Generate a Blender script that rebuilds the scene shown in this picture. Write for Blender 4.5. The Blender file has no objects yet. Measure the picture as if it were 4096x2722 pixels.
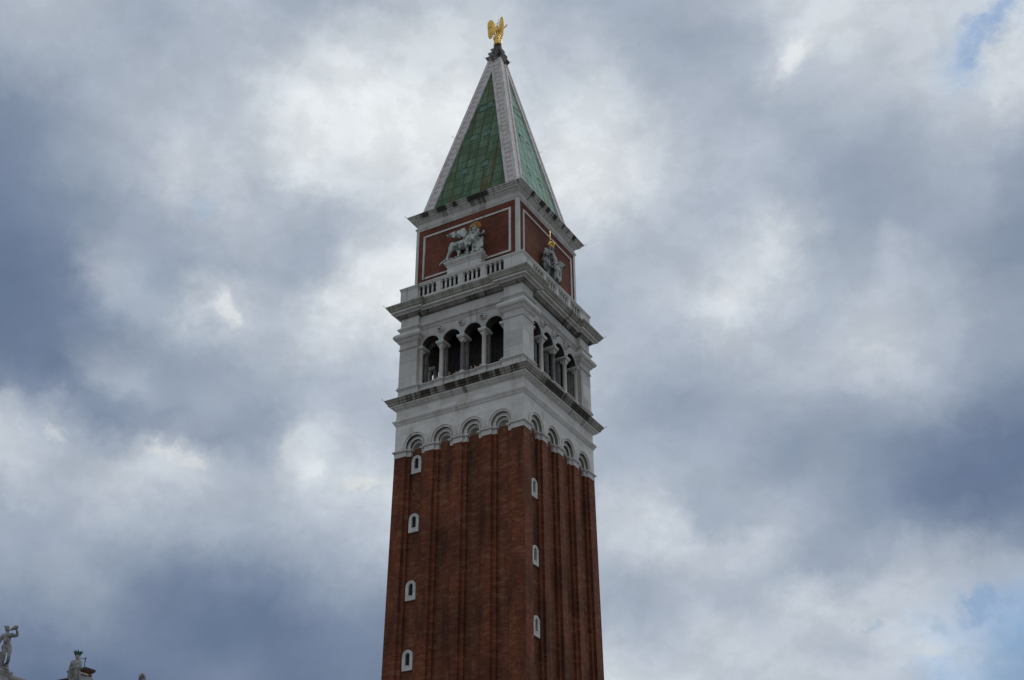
import bpy, bmesh, math, random
from mathutils import Vector, Matrix
random.seed(7)
R = math.radians
S = bpy.context.scene
COL = S.collection

# ---------------------------------------------------------------- camera
cam = bpy.data.cameras.new('camera'); camo = bpy.data.objects.new('camera', cam); COL.objects.link(camo)
YAW, PITCH, ROLL = R(29.85827), R(30.87701), R(-0.19873)
CAM = Vector((50.00217, -84.37191, 1.7))
_f = Vector((-math.sin(YAW)*math.cos(PITCH), math.cos(YAW)*math.cos(PITCH), math.sin(PITCH)))
_r = Vector((math.cos(YAW), math.sin(YAW), 0)); _u = _r.cross(_f)
_r2 = _r*math.cos(ROLL)+_u*math.sin(ROLL); _u2 = _u*math.cos(ROLL)-_r*math.sin(ROLL)
camo.matrix_world = Matrix(((_r2.x, _u2.x, -_f.x, CAM.x), (_r2.y, _u2.y, -_f.y, CAM.y), (_r2.z, _u2.z, -_f.z, CAM.z), (0, 0, 0, 1)))
cam.sensor_width = 36; cam.lens = 45.342; cam.clip_end = 6000; cam.clip_start = 0.1
S.camera = camo
S.render.resolution_x = 1024; S.render.resolution_y = 680
S.view_settings.view_transform = 'Standard'; S.view_settings.look = 'None'
S.view_settings.exposure = 0; S.view_settings.gamma = 1

# ---------------------------------------------------------------- node helpers
def lin(c):
    c = c/255
    return c/12.92 if c <= .04045 else ((c+.055)/1.055)**2.4
class NT:
    def __init__(s, nt): s.t = nt; nt.nodes.clear()
    def n(s, typ, props=None, **inp):
        nd = s.t.nodes.new(typ)
        for k, v in (props or {}).items(): setattr(nd, k, v)
        for k, v in inp.items():
            key = int(k[1:]) if k[0] == 'i' and k[1:].isdigit() else k.replace('_', ' ')
            sk = nd.inputs[key]
            if hasattr(v, 'is_output'): s.t.links.new(v, sk)
            else: sk.default_value = v
        return nd
    def math(s, op, a, b=0.0, c=None, clamp=False):
        nd = s.n('ShaderNodeMath', {'operation': op, 'use_clamp': clamp}, i0=a, i1=b)
        if c is not None:
            if hasattr(c, 'is_output'): s.t.links.new(c, nd.inputs[2])
            else: nd.inputs[2].default_value = c
        return nd.outputs[0]
    def vmath(s, op, a, b=(0, 0, 0)): return s.n('ShaderNodeVectorMath', {'operation': op}, i0=a, i1=b).outputs[0]
    def scale(s, a, k):
        nd = s.n('ShaderNodeVectorMath', {'operation': 'SCALE'}, i0=a)
        if hasattr(k, 'is_output'): s.t.links.new(k, nd.inputs['Scale'])
        else: nd.inputs['Scale'].default_value = k
        return nd.outputs[0]
    def mix(s, f, a, b, mode='MIX'):
        nd = s.n('ShaderNodeMix', {'data_type': 'RGBA', 'blend_type': mode, 'clamp_factor': True})
        for k, v in ((0, f), (6, a), (7, b)):
            if hasattr(v, 'is_output'): s.t.links.new(v, nd.inputs[k])
            else: nd.inputs[k].default_value = v if k == 0 else (tuple(v)+(1,))[:4]
        return nd.outputs[2]
    def noise(s, vec, scale, detail=4, rough=.55, lac=2.0, dist=0.0, color=False):
        nd = s.n('ShaderNodeTexNoise', Vector=vec, Scale=scale, Detail=detail, Roughness=rough, Lacunarity=lac, Distortion=dist)
        return nd.outputs['Color' if color else 'Fac']
    def ramp(s, fac, stops, interp='LINEAR'):
        nd = s.n('ShaderNodeValToRGB'); cr = nd.color_ramp; cr.interpolation = interp
        while len(cr.elements) < len(stops): cr.elements.new(.5)
        for e, (p, c) in zip(cr.elements, stops):
            e.position = p; e.color = (tuple(c)+(1,))[:4] if hasattr(c, '__len__') else (c, c, c, 1)
        s.t.links.new(fac, nd.inputs[0]); return nd.outputs[0]
    def smooth(s, v, a, b, to0=0.0, to1=1.0):
        return s.n('ShaderNodeMapRange', {'interpolation_type': 'SMOOTHSTEP'}, i0=v, i1=a, i2=b, i3=to0, i4=to1).outputs[0]
    def comb(s, x, y, z): return s.n('ShaderNodeCombineXYZ', i0=x, i1=y, i2=z).outputs[0]

# ---------------------------------------------------------------- sky: broken overcast over a Nishita sky
# cloud cover observed at (azimuth*10, elevation*10) degrees, colour
CLOUDS = """586 420 175 182 197, 570 424 184 190 203, 553 428 184 190 203, 535 432 172 180 196, 517 436 163 173 190, 499 439 170 179 194, 480 442 177 184 198, 461 445 182 188 202,
442 448 168 177 192, 422 450 159 169 187, 401 452 166 175 191, 381 454 177 184 198, 360 455 186 192 204, 582 407 168 177 192, 565 411 179 186 200, 549 415 175 182 197,
531 419 170 179 194, 514 422 163 173 190, 496 426 163 173 190, 477 429 175 182 197, 458 431 179 186 200, 439 434 179 186 200, 420 436 182 188 202, 400 438 200 204 212,
380 440 202 206 214, 359 441 212 215 220, 577 394 150 162 181, 561 398 159 169 187, 545 401 166 175 191, 528 405 170 179 194, 510 408 175 182 197, 492 412 179 186 200,
474 415 179 186 200, 456 417 182 188 202, 437 420 189 194 206, 417 422 212 215 220, 398 424 221 223 227, 378 425 219 221 225, 358 426 214 217 222, 573 380 126 140 166,
557 384 137 150 173, 541 388 157 167 185, 524 391 170 179 194, 507 395 177 184 198, 489 398 177 184 198, 471 401 182 188 202, 453 403 186 192 204, 434 406 202 206 214,
415 408 228 229 232, 396 409 232 233 236, 377 411 236 237 239, 357 412 236 237 239, 569 367 124 138 164, 553 371 139 152 174, 537 374 152 163 182, 521 378 163 173 190,
504 381 177 184 198, 486 384 184 190 203, 469 386 189 194 206, 451 389 191 196 207, 432 391 200 204 212, 414 393 219 221 225, 395 395 225 227 230, 376 396 234 235 237,
356 397 234 235 237, 565 354 119 134 161, 550 357 132 146 170, 534 360 150 162 181, 517 364 161 171 188, 500 367 175 182 197, 483 369 202 206 214, 466 372 198 202 211,
448 374 195 200 210, 430 377 198 202 211, 412 378 221 223 227, 393 380 217 219 223, 374 381 214 217 222, 355 382 217 219 223, 561 340 115 130 159, 546 343 121 136 163,
530 347 135 148 171, 514 350 141 154 175, 497 352 154 165 184, 480 355 172 180 196, 463 358 182 188 202, 446 360 186 192 204, 428 362 172 180 196, 410 364 177 184 198,
392 365 182 188 202, 373 367 200 204 212, 354 367 209 212 219, 557 326 110 126 156, 542 329 117 132 160, 527 333 132 146 170, 511 335 146 158 178, 494 338 157 167 185,
478 341 157 167 185, 461 343 170 179 194, 443 345 179 186 200, 426 347 175 182 197, 408 349 168 177 192, 390 350 172 180 196, 372 352 184 190 203, 354 352 207 210 217,
554 313 106 123 153, 539 316 110 126 156, 523 319 126 140 166, 508 321 175 182 197, 491 324 163 173 190, 475 326 150 162 181, 458 329 157 167 185, 441 331 166 175 191,
424 332 168 177 192, 406 334 163 173 190, 389 335 177 184 198, 371 337 221 223 227, 353 337 232 233 236, 550 299 108 125 155, 535 302 110 126 156, 520 304 119 134 161,
505 307 150 162 181, 489 310 170 179 194, 472 312 170 179 194, 456 314 202 206 214, 439 316 182 188 202, 422 318 177 184 198, 405 319 186 192 204, 387 320 212 215 220,
370 322 228 229 232, 352 322 228 229 232, 448 312 225 227 230, 502 323 186 192 204, 487 370 207 210 217, 413 375 225 227 230, 403 373 223 225 228, 429 401 228 229 232,
476 362 175 182 197, 437 354 191 196 207, 371 342 228 229 232, 388 325 225 227 230, 547 286 110 126 156, 532 288 115 130 159, 517 291 119 134 161, 502 294 124 138 164,
486 296 139 152 174, 470 298 150 162 181, 454 300 159 169 187, 437 302 177 184 198, 420 304 184 190 203, 403 305 195 200 210, 386 306 209 212 219, 369 307 200 204 212,
351 308 202 206 214, 544 272 119 134 161, 529 274 117 132 160, 514 277 117 132 160, 499 279 150 162 181, 483 281 163 173 190, 468 284 148 160 180, 451 285 152 163 182,
435 287 163 173 190, 419 289 168 177 192, 402 290 168 177 192, 385 291 177 184 198, 368 292 179 186 200, 350 293 186 192 204, 496 281 170 179 194, 487 283 179 186 200,
540 258 195 200 210, 526 261 152 163 182, 511 263 126 140 166, 496 265 121 136 163, 481 267 128 142 167, 465 270 148 160 180, 455 275 168 177 192, 439 274 163 173 190,
433 271 152 163 182, 416 269 148 160 180, 402 273 179 186 200, 391 274 179 186 200, 376 275 175 182 197, 361 277 177 184 198, 537 244 202 206 214, 528 247 202 206 214,
524 251 184 190 203, 516 254 175 182 197, 512 251 161 171 188, 509 253 172 180 196, 514 254 201 205 213, 505 249 191 196 207, 499 251 139 152 174, 494 254 137 150 173,
479 258 135 148 171, 464 261 137 150 173, 448 261 137 150 173, 431 258 141 154 175, 419 257 148 160 180, 466 252 221 223 227, 457 250 217 219 223, 450 249 200 204 212,
487 245 184 190 203, 497 245 186 192 204, 477 246 195 200 210, 436 251 170 179 194, 418 251 172 180 196, 406 259 202 206 214, 396 250 217 219 223, 389 248 214 217 222,
377 244 221 223 227, 364 241 225 227 230, 359 241 214 217 222, 382 253 184 190 203, 369 250 184 190 203, 360 252 177 184 198, 403 247 205 208 215, 388 239 193 198 208,
366 236 175 182 197, 358 232 200 204 212, 535 234 200 204 212, 527 236 200 204 212, 524 230 202 206 214, 533 228 172 180 196, 520 242 184 190 203, 514 237 175 182 197,
510 233 168 177 192, 500 234 179 186 200, 491 237 193 198 208, 474 239 202 206 214, 461 242 191 196 207, 445 243 186 192 204, 429 243 177 184 198, 414 246 186 192 204,
527 222 152 163 182, 518 222 172 180 196, 504 225 175 182 197, 489 227 182 188 202, 474 229 184 190 203, 459 231 179 186 200, 444 234 177 184 198, 428 235 175 182 197,
412 235 179 186 200, 398 236 193 198 208, 380 233 191 196 207, 523 215 166 175 191, 528 210 172 180 196, 515 211 148 160 180, 502 215 159 169 187, 487 216 166 175 191,
472 218 170 179 194, 458 221 168 177 192, 442 222 166 175 191, 427 222 170 179 194, 411 225 170 179 194, 396 226 177 184 198, 380 225 182 188 202, 363 224 186 192 204,
527 200 157 167 185, 513 201 159 169 187, 498 198 168 177 192, 491 194 170 179 194, 507 203 163 173 190, 485 204 150 162 181, 470 205 143 156 177, 456 208 141 154 175,
440 208 139 152 174, 425 208 143 156 177, 410 210 152 163 182, 394 211 161 171 188, 378 210 166 175 191, 363 213 172 180 196, 524 187 139 152 174, 511 190 146 158 178,
497 190 148 160 180, 483 192 135 148 171, 468 193 126 140 166, 454 194 119 134 161, 439 195 115 130 159, 424 197 117 132 160, 409 198 124 138 164, 393 198 135 148 171,
378 197 143 156 177, 364 200 152 163 182, 522 174 124 138 164, 508 175 130 144 168, 495 178 139 152 174, 480 178 135 148 171, 466 179 126 140 166, 452 180 113 128 157,
437 181 108 125 155, 422 182 106 123 153, 407 183 108 125 155, 392 184 115 130 159, 377 185 121 136 163, 363 185 130 144 168, 519 162 113 128 157, 506 163 113 128 157,
496 163 117 132 160, 479 167 121 136 163, 464 167 121 136 163, 450 168 113 128 157, 435 169 106 123 153, 421 170 106 123 153, 406 169 108 125 155, 391 170 113 128 157,
376 172 117 132 160, 364 171 121 136 163, 517 153 102 119 151, 509 154 102 119 151, 497 155 100 118 149, 477 157 102 119 151, 467 157 108 125 155, 448 158 113 128 157,
434 159 124 138 164, 419 159 126 140 166, 405 160 113 128 157, 390 160 110 126 156, 375 161 113 128 157, 363 161 117 132 160, 244 455 170 179 194, 221 454 163 173 190,
198 452 166 175 191, 176 450 175 182 197, 154 447 186 192 204, 132 444 200 204 212, 111 440 207 210 217, 90 437 205 208 215, 70 433 200 204 212, 51 428 198 202 211,
32 424 195 200 210, 14 419 201 205 213, 245 439 182 188 202, 223 438 166 175 191, 200 436 159 169 187, 178 434 157 167 185, 157 431 168 177 192, 135 429 198 202 211,
113 431 212 215 220, 94 422 202 206 214, 75 418 189 194 206, 62 417 200 204 212, 49 415 202 206 214, 26 410 152 180 214, 15 410 213 216 221, 246 431 186 192 204,
224 428 170 179 194, 201 427 163 173 190, 180 425 168 177 192, 158 424 179 186 200, 135 420 221 223 227, 116 418 193 198 208, 97 412 191 196 207, 77 410 191 196 207,
61 407 198 202 211, 48 403 165 193 227, 27 403 212 215 220, 20 395 209 212 219, 247 420 202 206 214, 224 419 184 190 203, 203 417 172 180 196, 181 415 172 180 196,
160 413 170 179 194, 139 408 172 180 196, 119 407 179 186 200, 99 403 184 190 203, 79 399 186 192 204, 61 396 195 200 210, 42 391 205 208 215, 24 387 202 206 214,
247 407 214 217 222, 226 406 200 204 212, 204 404 182 188 202, 183 402 172 180 196, 162 400 170 179 194, 142 397 168 177 192, 121 394 168 177 192, 102 391 170 179 194,
83 387 166 175 191, 64 383 177 184 198, 46 379 182 188 202, 28 375 172 180 196, 248 391 219 221 225, 227 390 205 208 215, 206 388 184 190 203, 185 386 179 186 200,
165 384 182 188 202, 145 381 168 177 192, 125 378 159 169 187, 105 375 154 165 184, 86 372 159 169 187, 68 368 168 177 192, 50 364 172 180 196, 33 360 154 165 184,
249 377 228 229 232, 228 376 212 215 220, 208 375 186 192 204, 187 373 177 184 198, 167 371 170 179 194, 147 368 163 173 190, 127 366 150 162 181, 108 363 148 160 180,
89 359 154 165 184, 71 356 161 171 188, 53 352 163 173 190, 36 348 143 156 177, 250 364 214 217 222, 229 363 195 200 210, 209 362 177 184 198, 189 360 175 182 197,
169 358 182 188 202, 149 355 179 186 200, 130 353 159 169 187, 111 350 150 162 181, 92 347 148 160 180, 74 343 154 165 184, 57 340 157 167 185, 40 336 139 152 174,
251 351 193 198 208, 230 350 179 186 200, 210 348 179 186 200, 190 347 186 192 204, 171 345 200 204 212, 151 343 205 208 215, 132 340 170 179 194, 113 337 159 169 187,
95 334 172 180 196, 77 331 150 162 181, 60 327 143 156 177, 43 324 130 144 168, 252 337 179 186 200, 231 336 177 184 198, 212 335 186 192 204, 192 334 195 200 210,
172 332 209 212 219, 153 329 195 200 210, 135 327 177 184 198, 116 324 163 173 190, 98 322 182 188 202, 80 318 170 179 194, 63 315 152 163 182, 46 312 146 158 178,
252 324 170 179 194, 233 323 179 186 200, 213 322 191 196 207, 193 320 219 221 225, 174 319 207 210 217, 155 316 184 190 203, 137 314 170 179 194, 119 312 189 194 206,
101 309 184 190 203, 83 306 170 179 194, 66 303 154 165 184, 50 299 148 160 180, 253 311 175 182 197, 233 310 177 184 198, 214 309 184 190 203, 195 307 200 204 212,
176 305 189 194 206, 157 303 170 179 194, 139 301 182 188 202, 121 299 186 192 204, 103 296 186 192 204, 86 293 179 186 200, 69 290 159 169 187, 53 287 150 162 181,
155 341 212 215 220, 186 321 219 221 225, 101 335 189 194 206, 253 301 184 190 203, 234 302 177 184 198, 215 301 172 180 196, 196 299 177 184 198, 177 299 184 190 203,
158 298 179 186 200, 140 295 186 192 204, 124 293 198 202 211, 114 292 205 208 215, 96 289 179 186 200, 79 286 159 169 187, 67 284 146 158 178, 54 282 150 162 181,
254 293 184 190 203, 235 292 166 175 191, 216 291 161 171 188, 197 290 163 173 190, 178 288 175 182 197, 160 286 184 190 203, 142 284 184 190 203, 124 282 189 194 206,
107 279 184 190 203, 90 277 175 182 197, 73 274 154 165 184, 57 271 135 148 171, 255 278 179 186 200, 236 277 159 169 187, 217 276 146 158 178, 198 275 157 167 185,
180 273 163 173 190, 162 271 161 171 188, 144 269 159 169 187, 127 267 152 163 182, 109 265 150 162 181, 93 263 148 160 180, 76 260 135 148 171, 60 257 121 136 163,
255 263 170 179 194, 237 262 163 173 190, 218 261 161 171 188, 200 260 163 173 190, 182 258 154 165 184, 164 257 143 156 177, 146 255 146 158 178, 129 253 139 152 174,
112 251 130 144 168, 96 248 119 134 161, 79 246 110 126 156, 63 243 104 121 152, 256 251 168 177 192, 238 250 172 180 196, 219 249 175 182 197, 201 248 166 175 191,
183 247 152 163 182, 166 245 141 154 175, 148 244 148 160 180, 131 242 139 152 174, 114 240 126 140 166, 98 238 110 126 156, 82 235 102 119 151, 66 233 100 118 149,
256 239 170 179 194, 247 237 191 196 207, 239 234 205 208 215, 220 236 163 173 190, 202 238 170 179 194, 185 235 168 177 192, 167 234 163 173 190, 150 232 159 169 187,
133 231 143 156 177, 116 229 126 140 166, 100 227 108 125 155, 84 226 104 121 152, 68 222 115 130 159, 257 229 200 204 212, 239 227 205 208 215, 225 225 195 200 210,
210 228 157 167 185, 198 225 163 173 190, 182 225 175 182 197, 168 224 172 180 196, 151 223 154 165 184, 134 221 139 152 174, 118 219 130 144 168, 102 217 124 138 164,
86 215 124 138 164, 70 213 117 132 160, 247 218 191 196 207, 234 220 209 212 219, 218 216 207 210 217, 199 214 202 206 214, 182 216 198 202 211, 166 213 177 184 198,
153 209 157 167 185, 136 210 154 165 184, 120 208 154 165 184, 104 207 161 171 188, 88 205 170 179 194, 76 203 163 173 190, 258 210 186 192 204, 240 209 191 196 207,
223 208 191 196 207, 205 208 184 190 203, 188 206 177 184 198, 171 205 157 167 185, 157 204 139 152 174, 146 200 141 154 175, 134 202 179 186 200, 121 201 182 188 202,
105 199 177 184 198, 90 197 177 184 198, 74 195 168 177 192, 258 202 170 179 194, 244 200 157 167 185, 228 199 166 175 191, 211 200 175 182 197, 194 199 175 182 197,
179 198 168 177 192, 162 196 159 169 187, 149 193 172 180 196, 136 194 195 200 210, 123 190 195 200 210, 110 192 182 188 202, 97 192 179 186 200, 83 190 172 180 196,
253 192 159 169 187, 236 191 154 165 184, 224 191 175 182 197, 207 190 172 180 196, 190 189 177 184 198, 173 189 202 206 214, 156 188 205 208 215, 140 187 198 202 211,
124 184 195 200 210, 115 183 182 188 202, 105 183 193 198 208, 93 182 160 188 222, 77 182 155 183 217, 259 184 177 184 198, 242 183 179 186 200, 221 183 191 196 207,
203 180 189 194 206, 186 181 179 186 200, 169 183 202 206 214, 154 180 198 202 211, 141 181 191 196 207, 127 178 195 200 210, 115 172 170 198 232, 104 174 195 200 210,
90 174 152 180 214, 79 173 145 173 207, 254 173 200 204 212, 239 172 184 190 203, 222 171 186 192 204, 203 174 205 208 215, 192 168 205 208 215, 179 168 191 196 207,
165 171 182 188 202, 153 167 168 177 192, 140 166 179 186 200, 127 165 202 206 214, 115 165 205 208 215, 103 162 200 204 212, 91 160 150 178 212, 82 159 135 163 197,
256 162 212 215 220, 240 161 200 204 212, 223 160 202 206 214, 206 161 189 194 206, 189 162 189 194 206, 177 160 202 206 214, 160 160 195 200 210, 148 156 202 206 214,
132 156 184 190 203, 116 155 158 186 220, 101 154 148 176 210, 86 152 135 163 197"""
def cloud_grid():
    pts = []
    for t in CLOUDS.split(','):
        a, e, r, g, b = (int(v) for v in t.split())
        pts.append((a/10, e/10, [lin(r), lin(g), lin(b)]))
    # grid on the sky: s = azimuth offset times cos(elevation), so that cells are about square
    pts = [((a-AZ0)*math.cos(R(e)), e, c) for a, e, c in pts]
    ss = [-22.0+44.0*i/31 for i in range(32)]; els = [14.0+i*.87 for i in range(38)]
    rows = []
    for e in els:
        row = []
        for a in ss:
            w = 0; c = [0, 0, 0]
            for pa, pe, pc in pts:
                d2 = (pa-a)**2+(pe-e)**2
                if d2 > 150: continue
                k = math.exp(-d2/(2*.62**2))+.010/(d2+.3)**2.5
                w += k
                for i in range(3): c[i] += k*pc[i]
            row.append([v/w for v in c])
        rows.append(row)
    return ss, els, rows
AZ0 = 29.8
PUFFS = [(2.58, 41.3, 1.35, 1.1, 3.2, (138, 167, 208)), (4.5, 40.5, .95, 1.3, 3.2, (150, 177, 213)), (9.26, 18.2, 1.0, 1.4, 3.0, (140, 168, 203)), (13.93, 17.85, .42, 2.2, 1.6, (150, 175, 200)),
 (40.55, 41.94, .34, 2.0, 1.6, (185, 204, 226)), (46.59, 35.6, .32, .9, 1.5, (172, 196, 220)), (10.9, 17.6, .55, 1.5, 1.8, (160, 183, 203)),
 (46.56, 25.23, .55, 1.8, 1.5, (222, 221, 219)), (45.3, 25.0, .5, 2.0, 1.5, (216, 215, 213)), (40.6, 25.75, .55, 1.6, 1.5, (212, 214, 219)), (39.5, 24.8, .6, 1.7, 1.4, (222, 224, 226)), (36.7, 24.15, .8, 2.6, 1.3, (224, 222, 216)),
 (51.3, 25.35, .5, 1.5, 1.8, (205, 206, 211)), (13.49, 42.0, .62, 1.0, 1.4, (226, 227, 228)), (3.46, 38.95, .26, 1.3, 1.4, (226, 227, 229)), (11.46, 29.2, .5, 1.6, 1.6, (208, 211, 217)), (11.4, 16.5, .8, 2.0, 1.5, (208, 209, 211)), (44.89, 31.2, .55, 1.0, 1.5, (232, 232, 231))]
SUN_AZ, SUN_EL = R(14), R(52)         # sun veiled by cloud, behind the tower
world = bpy.data.worlds.new("World"); S.world = world; world.use_nodes = True
world.cycles.sampling_method = 'MANUAL'; world.cycles.sample_map_resolution = 512
def build_world():
    t = NT(world.node_tree)
    d = t.n('ShaderNodeTexCoord').outputs['Generated']
    w1 = t.noise(d, 6, 5, .55, color=True); w2 = t.noise(d, 19, 6, .64, dist=.1, color=True)
    wv = t.vmath('ADD', t.scale(t.vmath('SUBTRACT', w1, (.5, .5, .5)), .018), t.scale(t.vmath('SUBTRACT', w2, (.5, .5, .5)), .060))
    dd = t.n('ShaderNodeVectorMath', {'operation': 'NORMALIZE'}, i0=t.vmath('ADD', d, wv)).outputs[0]
    sp = t.n('ShaderNodeSeparateXYZ', i0=dd)
    az = t.math('ARCTAN2', t.math('MULTIPLY', sp.outputs[0], -1), sp.outputs[1])
    el = t.math('ARCSINE', sp.outputs[2])
    ss, els, rows = cloud_grid()
    sv = t.math('MULTIPLY', t.math('SUBTRACT', az, R(AZ0)), t.math('COSINE', el))
    u = t.n('ShaderNodeMapRange', i0=sv, i1=R(ss[0]), i2=R(ss[-1])).outputs[0]
    acc = None
    for j, row in enumerate(rows):
        rp = t.ramp(u, [(i/31, c) for i, c in enumerate(row)], 'CARDINAL')
        if acc is None: acc = rp
        else:
            f = t.n('ShaderNodeMapRange', i0=el, i1=R(els[j-1]), i2=R(els[j])).outputs[0]
            acc = t.mix(f, acc, rp)
    # the rest of the sky: same kind of cloud from noise alone
    g = t.noise(d, 2.6, 7, .55, dist=.3)
    gen = t.ramp(g, [(.32, [lin(v) for v in (118, 134, 164)]), (.5, [lin(v) for v in (180, 187, 202)]), (.66, [lin(v) for v in (226, 228, 232)])])
    m = t.math('MULTIPLY', t.smooth(az, R(-8), R(1.5)), t.smooth(az, R(67), R(58)))
    m = t.math('MULTIPLY', m, t.math('MULTIPLY', t.smooth(el, R(6), R(14)), t.smooth(el, R(54), R(46))))
    cl = t.mix(m, gen, acc)
    # holes of clear sky and bright puffs: (azimuth, elevation, radius, flattening, raggedness, colour)
    nz = t.noise(d, 34, 7, .66, dist=.15)
    for pa, pe, r, fl, rag, c in PUFFS:
        dx = t.math('SUBTRACT', sv, R((pa-AZ0)*math.cos(R(pe)))); dy = t.math('MULTIPLY', t.math('SUBTRACT', el, R(pe)), fl)
        dist = t.n('ShaderNodeVectorMath', {'operation': 'LENGTH'}, i0=t.comb(dx, dy, 0)).outputs['Value']
        q = t.math('ADD', dist, t.math('MULTIPLY', t.math('SUBTRACT', nz, .5), R(r*rag)))
        cl = t.mix(t.smooth(q, R(r*1.35), R(r*.1), 0.0, .85 if r > .9 else .62 if r > .45 else .42), cl, [lin(v) for v in c])
    # billows inside the cover: soft everywhere, crisper in the bright parts
    b1 = t.noise(t.vmath('MULTIPLY', d, (1, 1, 1.5)), 15, 6, .58, dist=.15)
    b2 = t.noise(t.vmath('MULTIPLY', d, (1, 1, 1.4)), 36, 6, .62, dist=.1)
    lum = t.n('ShaderNodeRGBToBW', Color=cl).outputs[0]
    crisp = t.math('MULTIPLY', t.math('SUBTRACT', t.smooth(b2, .41, .60), .5), t.smooth(lum, .30, .62, .025, .085))
    bil = t.math('ADD', t.math('MULTIPLY_ADD', t.math('SUBTRACT', b1, .5), .26, .985), crisp)
    gain = t.math('POWER', t.math('MAXIMUM', t.math('MULTIPLY', lum, 2.15), .05), .09)
    cl = t.scale(cl, t.math('MULTIPLY', bil, gain))
    grey = t.n('ShaderNodeRGBToBW', Color=cl).outputs[0]
    cl = t.vmath('MULTIPLY', t.mix(.10, cl, t.comb(grey, grey, grey)), (.965, 1.005, 1.01))
    sky = t.n('ShaderNodeTexSky', {'sky_type': 'NISHITA', 'sun_disc': False, 'sun_elevation': SUN_EL, 'sun_rotation': SUN_AZ, 'altitude': 5, 'dust_density': 1.5})
    # thin spots of the cover let the clear sky through
    thin = t.smooth(t.noise(d, 5, 6, .6), .62, .75, .97, .95)
    out = t.mix(thin, sky.outputs[0], t.scale(cl, 10.0))
    bg = t.n('ShaderNodeBackground', Color=out, Strength=0.1)
    o = t.n('ShaderNodeOutputWorld'); t.t.links.new(bg.outputs[0], o.inputs[0])
build_world()
sun = bpy.data.lights.new('sun', 'SUN'); sun.energy = 0.8; sun.angle = R(16); sun.color = (1, .95, .88)
suno = bpy.data.objects.new('sun', sun); COL.objects.link(suno)
sd = Vector((math.sin(SUN_AZ)*math.cos(SUN_EL), math.cos(SUN_AZ)*math.cos(SUN_EL), math.sin(SUN_EL)))
suno.rotation_euler = sd.to_track_quat('Z', 'Y').to_euler(); suno.location = sd*200
S.cycles.use_adaptive_sampling = True

# ---------------------------------------------------------------- materials
def new_mat(name):
    m = bpy.data.materials.new(name); m.use_nodes = True
    t = NT(m.node_tree); b = t.n('ShaderNodeBsdfPrincipled'); o = t.n('ShaderNodeOutputMaterial')
    t.t.links.new(b.outputs[0], o.inputs[0]); return m, t, b
def setp(t, b, **kw):
    for k, v in kw.items():
        k = k.replace('_', ' ')
        if hasattr(v, 'is_output'): t.t.links.new(v, b.inputs[k])
        else: b.inputs[k].default_value = (tuple(v)+(1,)) if hasattr(v, '__len__') and len(v) == 3 else v
def wall_uv(t, axis=None):
    # u runs along the wall: x on the faces turned to +-y, y on those turned to +-x (the tower stands on the origin)
    p = t.n('ShaderNodeNewGeometry').outputs['Position']; s = t.n('ShaderNodeSeparateXYZ', i0=p); x, y = s.outputs[0], s.outputs[1]
    if axis == 'sum': return p, t.math('ADD', x, y), s.outputs[2]
    k = t.math('GREATER_THAN', t.math('ABSOLUTE', x), t.math('ABSOLUTE', y))
    nx = t.n('ShaderNodeMapRange', {'clamp': True}, i0=k, i1=0.0, i2=1.0).outputs[0]
    u = t.math('ADD', t.math('MULTIPLY', x, t.math('SUBTRACT', 1.0, nx)), t.math('MULTIPLY', t.math('ADD', y, 40.0), nx))
    return p, u, s.outputs[2]
def bump(t, b, h, strength=.4, dist=.03):
    nd = t.n('ShaderNodeBump', Height=h, Strength=strength, Distance=dist); t.t.links.new(nd.outputs[0], b.inputs['Normal'])

def mat_brick(name, c1, c2, cl, dark, axis=None):
    m, t, b = new_mat(name); p, u, z = wall_uv(t, axis)
    uv = t.comb(u, z, 0)
    br = t.n('ShaderNodeTexBrick', {'offset': .5}, Vector=uv, Color1=(0, 0, 0, 1), Color2=(1, 1, 1, 1), Mortar=(.5, .5, .5, 1), Scale=1.0, Mortar_Size=.012, Bias=0.0, Brick_Width=.42, Row_Height=.14)
    v = br.outputs[0]
    col = t.mix(v, c1, c2)
    # patches of repaired, paler brick laid in short courses
    st = t.noise(t.comb(t.math('MULTIPLY', u, .9), t.math('MULTIPLY', z, 2.6), 0), 1.0, 7, .7)
    col = t.mix(t.smooth(st, .49, .66), col, cl)
    br2 = t.n('ShaderNodeTexBrick', {'offset': .37}, Vector=uv, Color1=(0, 0, 0, 1), Color2=(1, 1, 1, 1), Mortar=(0, 0, 0, 1), Scale=1.0, Mortar_Size=.0, Bias=-.86, Brick_Width=.62, Row_Height=.16)
    gate = t.smooth(t.noise(p, .7, 4, .6), .42, .60)
    col = t.mix(t.math('MULTIPLY', t.math('MULTIPLY', br2.outputs[0], gate), .75), col, (.36, .28, .24))
    # soot and damp: broad vertical drifts and spots
    so = t.noise(t.comb(t.math('MULTIPLY', u, 1.5), t.math('MULTIPLY', z, .16), 3.1), 1.0, 5, .6)
    col = t.mix(t.math('MULTIPLY', t.smooth(so, .48, .70), .65), col, dark)
    bp = t.noise(t.comb(u, t.math('MULTIPLY', z, .7), 2.2), .33, 4, .6)
    col = t.scale(col, t.smooth(bp, .30, .70, .64, 1.26))
    sp = t.noise(t.comb(u, z, 7.7), 3.2, 5, .7)
    col = t.mix(t.math('MULTIPLY', t.smooth(sp, .54, .68), .7), col, dark)
    setp(t, b, Base_Color=col, Roughness=.88, Specular_IOR_Level=.25)
    bump(t, b, t.math('ADD', br.outputs['Fac'], t.math('MULTIPLY', sp, 1.5)), .35, .02)
    return m
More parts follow.
